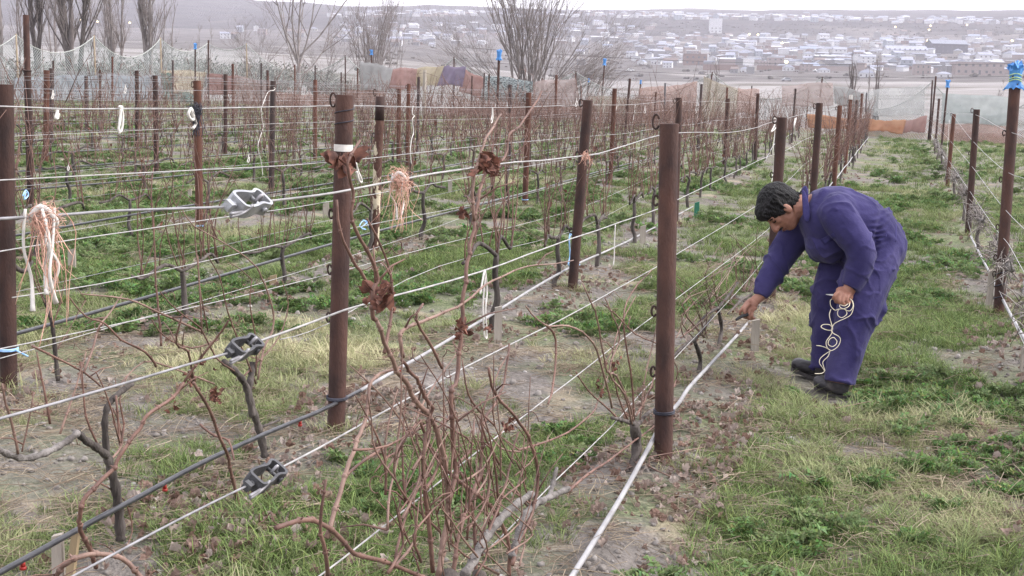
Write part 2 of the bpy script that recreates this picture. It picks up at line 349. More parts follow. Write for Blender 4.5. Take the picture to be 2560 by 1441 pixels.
# (x top, y top, x base, y base, dia, material, hook heights in m from ground, label)
R, RR, RD = M_RUST, M_RUSTR, M_RUSTD
POSTS = [
 (1673, 310, 1657, 1182, .073, R, (1.33, 1.03, .60, .36), 'dark rusty pipe post standing closest, wires hooked on its left side'),
 (862, 238, 840, 1092, .073, R, (1.37, 1.14, .91, .68, .48), 'rusty pipe post with a white tape band and black wire wraps'),
 (12, 212, 22, 975, .075, R, (), 'rusty pipe post cut by the left edge of the picture'),
 (1955, 294, 1925, 765, .073, R, (1.29, .9), 'rusty pipe post standing right behind the bending man'),
 (2049, 258, 2025, 600, .073, R, (1.40, 1.02, .7), 'rusty pipe post partly hidden by the back of the bending man'),
 (2100, 264, 2082, 500, .073, RR, (1.38, .95, .6), 'orange brown pipe post, third beyond the bending man'),
 (2127, 248, 2111, 437, .073, RR, (1.5, 1.0), 'orange brown pipe post with a white cap on top'),
 (2142, 251, 2131, 410, .073, RD, (1.5, 1.0), 'dark pipe post just beyond the white capped post'),
 (2155, 234, 2147, 376, .073, RR, (1.75,), 'reddish pipe post near the end of the man\'s row'),
 (2167, 232, 2160, 349, .073, M_GREYP, (), 'grey pipe post closing the far end of the man\'s row'),
 (1470, 251, 1430, 732, .073, R, (1.37, 1.0, .44), 'rusty pipe post with pale blue string hanging at its side'),
 (1698, 245, 1688, 560, .073, R, (1.40,), 'rusty pipe post seen just behind the closest dark post'),
 (1821, 247, 1809, 417, .073, R, (1.42, .9), 'rusty pipe post with a shorter one right behind its top'),
 (1895, 234, 1886, 417, .073, R, (1.55, .95), 'slender dark brown pipe post left of the bending man\'s post'),
 (1818, 219, 1812, 372, .066, RR, (), 'orange brown pipe top showing above the post before it'),
 (951, 243, 935, 650, .073, M_PEEL, (1.35, 1.0), 'pipe post with cream paint peeling off rust'),
 (1322, 232, 1312, 520, .073, RR, (1.30, .7), 'plain reddish pipe post behind the tall cane with dry leaves'),
 (1537, 222, 1525, 460, .073, RR, (1.48, 1.0), 'reddish pipe post with white strings dangling beside it'),
 (65, 38, 77, 520, .073, R, (1.43,), 'very tall jointed pipe post near the left edge'),
 (493, 202, 499, 577, .073, RR, (1.36,), 'rusty pipe post with a black raffia clump tied on its wire'),
 (683, 203, 678, 482, .073, RD, (), 'dark pipe post with a white rope looped at its top'),
 (117, 176, 114, 416, .085, RR, (), 'bright rust red post beside a darker twin post'),
 (128, 171, 129, 368, .073, RD, (), 'dark twin post half hidden by a bright rust red post'),
 (388, 189, 391, 437, .073, R, (1.38,), 'rusty pipe post with a ring hook, left of the black raffia clump'),
 (342, 177, 343, 380, .073, R, (1.42,), 'rusty pipe post one step behind the ring hook post'),
 (564, 186, 563, 390, .073, R, (1.44,), 'rusty pipe post in front of the salmon cloth on the left fence'),
 (788, 200, 788, 403, .073, RR, (), 'reddish brown post under a thinner post of the row behind'),
 (998, 222, 996, 420, .073, RR, (1.35,), 'reddish pipe post next to the peeling cream post'),
 (1022, 210, 1018, 423, .066, RR, (1.42,), 'reddish pipe post with a white string hanging down its front'),
 (1047, 193, 1043, 380, .066, RD, (), 'dark slim post in front of the thick split wood post'),
 (1275, 212, 1273, 413, .073, RD, (1.5,), 'dark grey pipe post in front of the bundled net'),
 (1754, 211, 1744, 380, .073, RD, (1.78,), 'dark pipe post beside the leaning fence pole'),
 (2540, 175, 2496, 792, .078, R, (1.31, .98, .64, .42, .30), 'tall jointed pipe post at the right edge topped with a blue bag'),
 (2442, 274, 2419, 594, .073, R, (1.44, .95, .5), 'rusty pipe post with its top wire looping from a ring hook, right row'),
 (2385, 285, 2368, 470, .073, RR, (1.34, .8), 'shorter brown pipe post third along the right row'),
 (2348, 247, 2337, 380, .073, R, (1.72,), 'rusty pipe post fourth along the right row'),
 (2340, 191, 2325, 353, .08, R, (), 'tall rusty pipe near the fence at the end of the right row'),
 (2370, 205, 2353, 373, .073, R, (), 'tall pipe with a blue bag at the end of the right row'),
 (1248, 131, 1240, 356, .073, R, (), 'tall thin post capped with crumpled blue bag, centre of the picture'),
 (488, 112, 488, 264, .073, R, (), 'tall post capped with blue bag in front of the left netting'),
 (929, 128, 926, 266, .085, R, (), 'tall post capped with blue bag by the grey panel'),
 (1512, 151, 1500, 306, .073, R, (), 'tall post capped with blue bag against the pale fields'),
 (1602, 203, 1592, 299, .073, R, (), 'low grey brown post with a small blue cap'),
 (1472, 199, 1464, 296, .073, RD, (), 'short post with a blue cap beside the leaning saplings'),
 (1663, 208, 1661, 318, .085, M_GREYP, (), 'blue grey painted post rising behind the closest dark post'),
 (1062, 176, 1060, 322, .13, M_WOODG, (), 'thick split wood post in front of the yellow cloth'),
 (1391, 188, 1387, 349, .08, RR, (), 'reddish post right of the bundled net'),
 (1575, 197, 1560, 363, .073, R, (1.85,), 'brown pipe post with a ring hook right of the blue capped pole'),
 (1989, 222, 1979, 359, .073, RD, (1.85,), 'dark pipe post left of the orange mesh'),
]
FARP = [(133, 152, 133, 266), (281, 142, 281, 268), (432, 151, 432, 276), (521, 101, 521, 268), (582, 160, 582, 310), (653, 158, 653, 276), (669, 176, 668, 336), (737, 162, 737, 272),
 (788, 164, 788, 278), (853, 181, 853, 278), (894, 171, 894, 280), (1211, 183, 1206, 300), (1223, 186, 1219, 322), (1355, 196, 1354, 296), (1453, 215, 1450, 306), (1880, 215, 1866, 316), (2022, 222, 2014, 322), (1439, 190, 1436, 300), (1180, 190, 1178, 302), (1640, 230, 1634, 330), (215, 190, 216, 330), (250, 175, 251, 300)]
POSTINFO = []; POSTROOT = []
def make_post(xt, yt, xb, yb, dia, m, hooks, label, group=None, wires=True):
    P = gp(xb, yb); d = ray(xt, yt); T = CP + d*((P-CP).dot(Fh)/d.dot(Fh))
    base = V((P.x, P.y, terrain(P.x, P.y)))
    root = empty('steel_post', base)
    tag(root, label, 'post', group)
    B = V((0, 0, -.02)); Tl = T-base; far = P.y > 30
    mb = MB(); r = dia/2
    tall = Tl.z > 1.9 and not far
    if tall:                                    # two lengths of pipe joined at a collar
        j = Tl*(1.43/Tl.z if xt < 100 else 1.33/Tl.z)
        pipe(mb, B, j, r, 16)
        pb = mb.build('pipe', m, root)
        m2 = MB(); pipe(m2, j-(Tl.normalized())*.05, Tl, r*.86, 16); m2.build('upper_pipe', m, root)
        m3 = MB(); m3.tube([j-V((0, 0, .012)), j+V((0, 0, .006))], r*1.12, 16); m3.build('collar', M_HOOK, root)
    else:
        pipe(mb, B, Tl, r, 8 if far else 18); pb = mb.build('pipe', m, root)
    for h in hooks:
        c = Tl*(h/Tl.z) + V((-r-.001, 0, .0))
        hook_bm(c, .050 if Tl.z-h < .2 else .036).build('wire_hook', M_HOOK, root)
    POSTINFO.append((base, T, r)); POSTROOT.append(root); return root
for q in POSTS: make_post(*q)
for i, q in enumerate(FARP):
    make_post(*q, .08 if i % 3 else .07, (R, RR, RD)[i % 3], (), 'small far brown post among bare vines in front of the netting', 'far posts below the netting')
def post_at(i): return POSTINFO[i]
Pb, Tb, rb_ = POSTINFO[15]; cm_ = MB(); cm_.tube([(Tb-Pb)*.855, (Tb-Pb)*1.003], rb_*1.06, 18); cm_.build('cap', M_RUST, POSTROOT[15])
# wraps on the second post: white tape, black wires, black tie
def ring(name, P, T, r, f0, f1, m, label, cat, thick=.001):
    c0 = P+(T-P)*f0; c1 = P+(T-P)*f1
    o = MB(); o.tube([c0, c0+(c1-c0)*.5, c1], [r+thick, r+thick*1.4, r+thick], 16, cap=False); ob = o.build(name, m); tag(ob, label, cat); return ob
P, T, r = POSTINFO[1]
ring('tape_band', P, T, r, .838, .858, M_WHTIE, 'white tape wrapped round the rusty post with black wires', 'tape', .0015)
def coil(name, P, T, r, f0, f1, turns, rw, m, label, cat, tail=None):
    pts = []; ax = T-P; a = ax.orthogonal().normalized(); b = ax.normalized().cross(a)
    for k in range(int(turns*14)+1):
        t = k/14*2*math.pi; f = f0+(f1-f0)*k/(turns*14)
        pts.append(P+ax*f+(a*math.cos(t)+b*math.sin(t))*(r+rw*.8))
    mb = MB(); mb.tube(pts, rw, 5)
    if tail:
        for q in tail: mb.tube([pts[0]]+[pts[0]+V(k) for k in q], rw*.8, 4)
    o = mb.build(name, m); tag(o, label, cat); return o
coil('wire_wrap', P, T, r, .90, .965, 2.0, .0022, M_BKTIE, 'thin black wire wound round the top of the taped post', 'wire')
coil('black_tie', P, T, r, .098, .108, 2.5, .005, M_BKTIE, 'black cord tying the hose to the taped rusty post', 'tie', [[(-.02, -.02, -.03), (-.03, -.03, -.07)], [(-.03, 0, .02), (-.045, -.01, -.03)]])
P, T, r = POSTINFO[0]
coil('black_tie', P, T, r, .148, .160, 2.5, .004, M_BKTIE, 'black cord tying the pale hose to the closest dark post', 'tie', [[(-.03, 0, .015), (-.06, 0, .03)]])
P, T, r = POSTINFO[32]
coil('black_tie', P, T, r, .05, .20, 3, .004, M_BKTIE, 'black cord wound low on the tall post at the right edge', 'tie', [[(-.05, 0, .1), (-.06, 0, .19)]])
P, T, r = POSTINFO[2]
coil('blue_tie', P, T, r, .128, .136, 2, .005, M_BLTIE, 'blue ribbon tying a hose to the post at the left edge', 'tie', [[(.03, -.05, .01), (.10, -.06, -.01)]])
P, T, r = POSTINFO[19]
coil('white_tie', P, T, r, .02, .03, 2, .005, M_BLTIE, 'pale string tying a hose low on the post with black raffia', 'tie', [[(-.04, 0, -.02), (.0, -.02, -.06)]])
P, T, r = POSTINFO[16]
coil('blue_tie', P, T, r, .04, .05, 1.5, .004, M_BLTIE, 'small blue string low on the plain reddish post', 'tie')
# ---------------------------------------------------------------- wires and hoses
def wire(name, pts, rad, m, label, cat='wire', n=6, group=None):
    mb = MB(); mb.tube(pts, rad, n); o = mb.build(name, m); tag(o, label, cat, group); return o
def traced(px, X0, s, sub=5): return smooth_path([onX(x, y, X0, s) for x, y in px], sub)
AX, AS = -.885, -.012
def ext(px, X0, s, tail_h, y1, ystep=5):         # traced pixels then on along the row at given heights above ground
    P = [onX(x, y, X0, s) for x, y in px]; last = P[-1]; Y = last.y; k = 0
    h0 = last.z-near_z(last.x, last.y)
    while Y < y1:
        Y = min(y1, Y+ystep/2); k += 1
        X = X0+s*Y; f = min(1, (Y-last.y)/6); h = h0*(1-f)+tail_h*f - (.02 if k % 2 else 0)
        P.append(V((X, Y, near_z(X, Y)+h)))
    return [p+V((.0022*noise.noise(p*2.3), 0, .003*noise.noise(p*2.9+V((4, 0, 0))))) for p in smooth_path(P, 4)]
wire('trellis_wire', ext([(-60, 549), (150, 537), (300, 527), (560, 517)], AX, AS, 1, 0), .0017, M_WIRE, 'top wire running left from the bright galvanised tensioner')
wire('trellis_wire', ext([(668, 502), (840, 482), (970, 457), (1215, 415), (1465, 390), (1560, 366), (1640, 342), (1720, 331), (1821, 332), (1888, 320), (1940, 303), (2044, 278)], AX, AS, 1.40, 52), .0019, M_WIREW, 'top wire between the galvanised tensioner and the bending man\'s row posts')
wire('trellis_wire', ext([(-60, 1068), (150, 1005), (300, 960), (575, 882)], AX, AS, 1, 0), .0017, M_WIRE, 'second wire running left from the dark box tensioner')
wire('trellis_wire', ext([(640, 855), (840, 783), (920, 760), (1200, 680), (1430, 597), (1640, 525), (1700, 497), (1900, 400)], AX, AS, 1.08, 52), .0019, M_WIREW, 'second wire from the dark box tensioner past the closest post')
wire('trellis_wire', ext([(100, 1490), (180, 1441), (380, 1335), (632, 1208)], AX, AS, 1, 0), .0017, M_WIRE, 'low wire running left from the lowest tensioner')
wire('trellis_wire', ext([(700, 1170), (850, 1090), (1170, 915), (1400, 800), (1640, 668), (1700, 631), (1898, 510)], AX, AS, .82, 52), .0018, M_WIREW, 'third wire from the lowest tensioner past the closest post')
wire('trellis_wire', ext([(760, 1470), (850, 1400), (1219, 1111), (1418, 957), (1640, 785), (1700, 740), (1918, 576)], AX, AS, .62, 52), .0018, M_WIREW, 'fourth wire down at knee height on the closest post')
wire('trellis_wire', ext([(1120, 1460), (1253, 1343), (1390, 1200), (1525, 1071), (1626, 957), (1700, 883), (1878, 690)], AX, AS, .42, 52), .0019, M_WIREW, 'lowest thin wire of the man\'s row')
wire('irrigation_hose', ext([(1390, 1505), (1430, 1441), (1500, 1330), (1560, 1230), (1620, 1125), (1660, 1050), (1700, 1003), (1740, 950), (1870, 808), (1935, 725)], AX+.06, AS, .27, 50), .0092, M_TUBEW, 'pale weathered hose gripped by the bending man', 'hose', 10)
CX, CS = -2.02, -.042
CXW = CX-.05
wire('trellis_wire', ext([(-40, 267), (0, 268), (240, 273), (480, 272), (832, 264), (885, 264), (1200, 270), (1455, 263)], CXW, CS, 1.42, 52), .0019, M_WIREW, 'top wire with a white loop and black raffia tied on it')
wire('trellis_wire', ext([(-40, 455), (0, 452), (400, 430), (835, 405), (1190, 366), (1451, 343)], CXW, CS, 1.12, 52), .0019, M_WIREW, 'second wire of the taped post\'s row')
wire('trellis_wire', ext([(-40, 640), (34, 624), (450, 560), (833, 503), (1190, 440), (1440, 395)], CXW, CS, .95, 52), .0017, M_WIREW, 'third wire of the taped post\'s row')
wire('trellis_wire', ext([(30, 745), (350, 690), (820, 583), (1180, 512), (1440, 452)], CXW, CS, .78, 52), .0016, M_WIREW, 'fourth wire of the taped post\'s row')
wire('trellis_wire', ext([(-40, 885), (0, 872), (130, 845), (500, 765), (818, 688), (1100, 612), (1420, 530)], CXW, CS, .62, 52), .0018, M_WIREW, 'fifth wire of the taped post\'s row, beside a hose')
wire('trellis_wire', ext([(700, 850), (820, 810), (1100, 665), (1420, 582)], CXW, CS, .45, 52), .0018, M_WIREW, 'lowest thin wire reaching the blue string hook')
hoseC = ext([(-60, 1462), (0, 1432), (440, 1192), (600, 1112), (845, 1006), (1050, 892), (1220, 792), (1430, 667), (1640, 567), (1900, 422)], CX+.03, CS, .34, 52)
hC = empty('irrigation_hose', (0, 0, 0)); tag(hC, 'black drip hose with red emitters tied to the taped post', 'hose')
mbh = MB(); i0 = next(i for i, p in enumerate(hoseC) if p.y > 4.9); mbh.cur = 0; mbh.tube(hoseC[:i0+1], .0084, 10, cap=False)
mbh.cur = 1; mbh.tube(hoseC[i0:], .0084, 10); mbh.build('tube', [M_TUBE, M_TUBEW], hC)
for px, py in ((57, 1404), (412, 1211), (750, 1052), (1000, 925), (1140, 838)):
    p = onX(px, py, CX+.03, CS); e = MB(); e.tube([p+V((0, 0, .002)), p-V((0, 0, .014))], [.006, .0065], 8); e.tube([p-V((0, 0, .014)), p-V((0, 0, .022))], .0085, 8); e.build('emitter', M_RED, hC)
wire('trellis_wire', ext([(60, 880), (0, 897)][::-1] + [(300, 812), (830, 655)], CX+.03-1.55, CS, .3, 40), .0022, M_WIREW, 'thin wire hung under the hose of the third row')
# remaining rows: generic heights with droop
RN = ['', '', '', 'third', 'fourth', 'fifth', 'sixth', 'seventh', 'eighth', 'ninth', 'tenth', 'eleventh', 'twelfth', 'thirteenth', 'fourteenth']
for ri in range(3, 15):
    X0, s = ROWS[ri]
    hs = [.22, .42, .66, .92, 1.16, 1.39] if ri < 8 else [.25, .6, .95, 1.38]
    y0 = {3: 3.2, 4: 5, 5: 7.5}.get(ri, 9+ri*.6)
    for hi, h in enumerate(hs):
        pts = []; Y = y0; k = 0; ph = rnd.random()*5
        while Y < 56:
            X = X0+s*Y-.04; pts.append(V((X, Y, near_z(X, Y)+h - .022*abs(math.sin(Y*math.pi/5+.4)) + .012*math.sin(Y*.6+ph)))); Y += 2.5 if ri < 8 else 5
        pts = smooth_path(pts, 3)
        if hi == 0: wire('irrigation_hose', pts, .010, M_TUBE, f'black drip hose low along the {RN[ri]} row from the right', 'hose', 6, 'drip hoses of the far rows')
        else: wire('trellis_wire', pts, .0019 if ri < 8 else .0027, M_WIRE if hi % 2 else M_WIREW, f'{["lowest", "second lowest", "middle", "second highest", "topmost"][hi-1] if len(hs) == 6 else ["low", "middle", "top"][hi-1]} wire of the {RN[ri]} row from the right', 'wire', 4, 'wires of the far rows')
# right-hand row wires and hose
BX, BS = .66, .004
def bw(px, h, label, rad=.0023): wire('trellis_wire', ext(px, BX, BS, h, 58), rad, M_WIREW, label)
bw([(2600, 360), (2560, 342), (2505, 322), (2440, 288), (2400, 285)], 1.40, 'top wire of the row at the right edge')
bw([(2600, 470), (2560, 447), (2500, 418), (2425, 345), (2372, 278)], 1.15, 'second wire of the row at the right edge', .0021)
bw([(2600, 605), (2560, 572), (2495, 503), (2416, 400), (2360, 335)], .95, 'third wire of the row at the right edge', .0021)
bw([(2600, 730), (2560, 680), (2520, 610), (2480, 560), (2405, 450), (2350, 370)], .70, 'fourth wire of the row at the right edge', .0021)
bw([(2600, 930), (2560, 860), (2480, 690), (2440, 620)], .40, 'wire drooping to the black cord of the right edge post', .0021)
wire('irrigation_hose', ext([(2610, 930), (2560, 845), (2520, 775), (2470, 675), (2420, 580), (2378, 505)], BX+.03, BS, .36, 56), .0105, M_TUBEW, 'pale hose wrapped in dead tendrils along the right row', 'hose', 8)
# ---------------------------------------------------------------- vines
def wob(p, q, n, amp, rs):
    p, q = V(p), V(q); return [p.lerp(q, i/n) + (V((rs.uniform(-1, 1), rs.uniform(-1, 1), rs.uniform(-1, 1)))*amp if 0 < i < n else V()) for i in range(n+1)]
def cane(mb, pts, r0, r1, n=6, nodes=True, rs=rnd, sub=3):
    P = smooth_path(pts, sub); k = len(P); L = 0; rad = []
    if nodes and k > 6: P = [p+V((rs.gauss(0, 1), rs.gauss(0, 1), rs.gauss(0, .6)))*r0*.2 if 0 < i < k-1 else p for i, p in enumerate(P)]
    nxt = .05
    for i, p in enumerate(P):
        if i: L += (p-P[i-1]).length
        r = r0+(r1-r0)*i/(k-1)
        rad.append(r)
    mb.tube(P, rad, n)
    if nodes:                                     # swollen nodes with a bud every 6-9 cm
        L = 0; nxt = .04
        for i in range(1, k-1):
            L += (P[i]-P[i-1]).length
            if L > nxt:
                nxt += rs.uniform(.055, .09); t = (P[i+1]-P[i-1]).normalized(); r = rad[i]
                a = t.orthogonal().normalized(); b = t.cross(a)
                mb.ell(P[i], (a*r*1.5, b*r*1.5, t*r*1.6), 6, 4)
                w = rs.choice((-1, 1)); sd = V((w*.6, rs.uniform(-.5, .5), .5)).normalized(); mb.tube([P[i], P[i]+sd*r*2.6], [r*.7, r*.25], 4)
    return P
def tendril(mb, p, rs, size=.05):
    pts = [V(p)]; d = V((rs.uniform(-1, 1), rs.uniform(-1, 1), rs.uniform(-.2, .5))).normalized(); c = V(p)+d*size
    u = d.orthogonal().normalized(); v = d.cross(u); tr = rs.uniform(.8, 1.8)
    for k in range(16):
        t = k/15; a = t*tr*2*math.pi
        pts.append(V(p)+d*size*(t**.6) + (u*math.sin(a)+v*(1-math.cos(a)))*size*.22*(.4+t))
    mb.tube(pts, .0011, 4)
def leaf_mesh(mb, c, n, u, s, rs, curl=.5):
    """a shrivelled lobed vine leaf"""
    n = n.normalized(); u = (u-n*u.dot(n)).normalized(); v = n.cross(u)
    prof = [(0, 0), (.36, -.10), (.54, .12), (.46, .34), (.50, .56), (.30, .72), (.06, .95), (-.26, .74), (-.50, .58), (-.46, .34), (-.56, .12), (-.36, -.12)]
    vs = [c+u*(s*.3)]; k = len(prof); fold = rs.uniform(.3, 1.0)*curl; roll = rs.uniform(-.6, 1.0)*curl
    for ring_ in (.55, 1.0):
        for x, y in prof:
            X, Y = x*ring_, .3+(y-.3)*ring_; h = abs(X)*fold*1.1+(Y-.3)**2*roll*.9+rs.uniform(-.16, .16)*curl*ring_
            X *= max(.35, 1-.45*fold); vs.append(c+v*(X*s)+u*(Y*s)+n*(h*s))
    mb.add(vs, [(0, 1+i, 1+(i+1) % k) for i in range(k)]+[(1+i, 1+k+i, 1+k+(i+1) % k, 1+(i+1) % k) for i in range(k)])
def vine_variant(seed, full=1.0, hscale=1.0, thick=1.0):
    rs = random.Random(seed)
    root = empty('grapevine', (0, 0, 0))
    tb = MB(); h = rs.uniform(.30, .44)
    top = V((rs.uniform(-.04, .04), rs.uniform(-.05, .05), h))
    tr = smooth_path(wob((0, 0, -.06), top, 4, .022, rs), 3); tb.tube(tr, [.021-.006*i/len(tr)+rs.uniform(-.002, .002) for i in range(len(tr))], 7)
    arms = []
    for sgn in (-1, 1):
        L = rs.uniform(.3, .6); a = smooth_path([top, top+V((rs.uniform(-.03, .03), sgn*L*.4, rs.uniform(.02, .09))), top+V((rs.uniform(-.04, .04), sgn*L*.75, rs.uniform(.0, .08))), top+V((rs.uniform(-.04, .04), sgn*L, rs.uniform(-.02, .06)))], 4)
        tb.tube(a, [.013-.004*i/len(a) for i in range(len(a))], 6); arms += a[1:]
    tb.build('trunk', M_TRUNK, root)
    cb = MB(); n = int(rs.randint(8, 12)*full)
    for k in range(n):
        p = rs.choice(arms+[top]); H = rs.uniform(.35, 1.0)*hscale; lean = V((rs.gauss(0, .16), rs.gauss(0, .22), 0))
        pts = [p, p+V((rs.gauss(0, .02), rs.gauss(0, .03), H*.3))+lean*.2*H, p+V((rs.gauss(0, .03), rs.gauss(0, .04), H*.65))+lean*.6*H, p+V((rs.gauss(0, .05), rs.gauss(0, .06), H))+lean*1.15*H]
        r0 = rs.uniform(.0032, .0052)*thick
        P = cane(cb, pts, r0, .0016*thick, 5, False, rs)
        for q in range(rs.randint(1, 4)):          # side shoots
            b = P[rs.randint(2, len(P)-1)]; d = V((rs.uniform(-1, 1), rs.uniform(-1, 1), rs.uniform(-.2, .9))).normalized()*rs.uniform(.08, .28)
            cb.tube([b, b+d*.5+V((0, 0, .02)), b+d], [.0022*thick, .0017*thick, .001*thick], 4)
        if rs.random() < .5: tendril(cb, P[rs.randint(3, len(P)-1)], rs, .06)
    cb.build('canes', M_CANE, root)
    if rs.random() < .55:
        lb = MB()
        for k in range(rs.randint(2, 5)):
            p = rs.choice(arms)+V((rs.gauss(0, .05), rs.gauss(0, .05), rs.uniform(.1, .6))); leaf_mesh(lb, p, V((rs.gauss(0, 1), rs.gauss(0, 1), .4)), V((0, 0, -1)), rs.uniform(.025, .045), rs)
        lb.build('dry_leaves', M_DLEAF, root)
    return root
VAR = [vine_variant(100+i, 1.5, 1.0) for i in range(9)]+[vine_variant(130+i, 1.5, 1.12, 1.45) for i in range(7)]
NV = 0; used = [False]*len(VAR)
def put_vine(X, Y, label, group, vi=None, sc_=None):
    global NV
    vi = (rnd.randrange(9) if math.hypot(X, Y) < 17 else 9+rnd.randrange(7)) if vi is None else vi
    loc = (X, Y, terrain(X, Y)-.01); NV += 1
    if not used[vi]: o = VAR[vi]; used[vi] = True; o.location = loc; o.rotation_euler.z = rnd.choice((0, math.pi))
    else: o = copy_thing(VAR[vi], loc, rnd.choice((0, math.pi))+rnd.uniform(-.15, .15))
    q = sc_ or rnd.uniform(.85, 1.15); o.scale = (q, q, q*rnd.uniform(.9, 1.12)); tag(o, label, 'grapevine', group)
# rows, (row index, first Y, last Y, step)
VROWS = [(2, 7.2, 55, 1.75), (3, 4.9, 55, 1.55), (4, 7.0, 55, 1.5), (5, 9.0, 55, 1.5), (6, 11, 54, 1.6), (7, 13.5, 54, 1.7), (8, 16, 53, 1.9), (9, 18, 53, 2.1), (10, 22, 52, 2.4), (11, 25, 52, 2.6), (12, 28, 52, 2.8), (1, 14.6, 54, 1.9)]
for ri, y0, y1, st in VROWS:
    X0, s = ROWS[ri]; Y = y0
    while Y < y1:
        X = X0+s*Y+rnd.uniform(-.05, .05)
        nm = RN[ri] if ri > 2 else ('second' if ri == 1 else 'third')
        put_vine(X, Y, f'bare leafless grapevine trained on the wires of the {["first", "second", "third", "fourth", "fifth", "sixth", "seventh", "eighth", "ninth", "tenth", "eleventh", "twelfth", "thirteenth"][ri]} row from the right', f'bare vines of row {["one", "two", "three", "four", "five", "six", "seven", "eight", "nine", "ten", "eleven", "twelve", "thirteen"][ri]}')
        Y += st*rnd.uniform(.85, 1.15)
print('VINES', NV)
# hand-traced foreground vines: every cane follows its own curve in (or just off) the row's wire plane
def fvine(label, base_px, base_plane, trunk, canes, cordons=(), leaves=(), leafplane=None, rscale=1.0, tend=10, seed=1, off_amp=.05, extra=()):
    rs = random.Random(seed); X0, s = base_plane
    B = onX(*base_px, X0, s); B.z = terrain(B.x, B.y)
    root = empty('grapevine', B); tag(root, label, 'grapevine')
    def loc(p): return p-B
    tb = MB()
    for pts, r0, r1 in trunk:
        P = smooth_path([loc(onX(x, y, X0, s)) for x, y in pts], 5); n = len(P)
        tb.tube(P, [(r0+(r1-r0)*i/(n-1))*(1+.16*math.sin(i*1.7+r0*999)) for i in range(n)], 9)
    tb.build('trunk', M_TRUNK, root)
    if cordons:
        cb = MB()
        for pts, r0, r1 in cordons:
            P = smooth_path([loc(onX(x, y, X0, s)) for x, y in pts], 5); n = len(P)
            cb.tube(P, [(r0+(r1-r0)*i/(n-1))*(1+.2*math.sin(i*1.9)) for i in range(n)], 9)
        cb.build('cordon', M_CORDON, root)
    k1 = MB(); allp = []; canes = list(canes)+list(extra)
    for pts, r0, r1, *o in canes:
        of = o[0] if o else rs.uniform(-off_amp, off_amp)
        P = []
        n = len(pts)
        for i, (x, y) in enumerate(pts): P.append(loc(onX(x, y, X0+of*(.3+.7*i/max(1, n-1)), s)))
        k1.cur = rs.choice((0, 0, 1)); allp += cane(k1, P, r0*rscale*.84, r1*rscale*.84, 8, True, rs)
    k1.cur = 0
    for _ in range(tend): tendril(k1, rs.choice(allp), rs, rs.uniform(.03, .06))
    for _ in range(tend):                                   # little snapped side twigs
        p = rs.choice(allp); d = V((rs.uniform(-.6, .6), rs.uniform(-1, 1), rs.uniform(-.4, 1))).normalized()*rs.uniform(.03, .14); k1.tube([p, p+d*.5+V((0, 0, .008)), p+d], [.0024, .0018, .0011], 5)
    k1.build('canes', [M_CANE, M_CANE2], root)
    if leaves:
        lb = MB()
        for x, y, k, sp, sz in leaves:
            for _ in range(int(k*3)):
                p = loc(onX(x+rs.gauss(0, sp), y+rs.gauss(0, sp), X0+rs.uniform(-.03, .03), s)); leaf_mesh(lb, p, V((rs.gauss(0, 1), rs.gauss(0, 1)-.3, rs.gauss(0, .6))), V((rs.gauss(0, .7), rs.gauss(0, .7), -1)), sz*rs.uniform(.30, .58), rs, 2.1)
        lb.build('dry_leaves', M_DLEAF, root)
    return root
AP = (AX+.06, AS)
rx = random.Random(77); EXTRA = []
for k in range(58):
    x = rx.uniform(960, 1330); y = rx.uniform(1150, 1445); dx = rx.gauss(0, 60); L = rx.uniform(120, 330); b = rx.gauss(0, 30)
    EXTRA.append(([(x, y), (x+dx*.3+b, y-L*.35), (x+dx*.7+b*.6, y-L*.7), (x+dx*1.2, y-L)], rx.uniform(.0024, .0050), .0014))
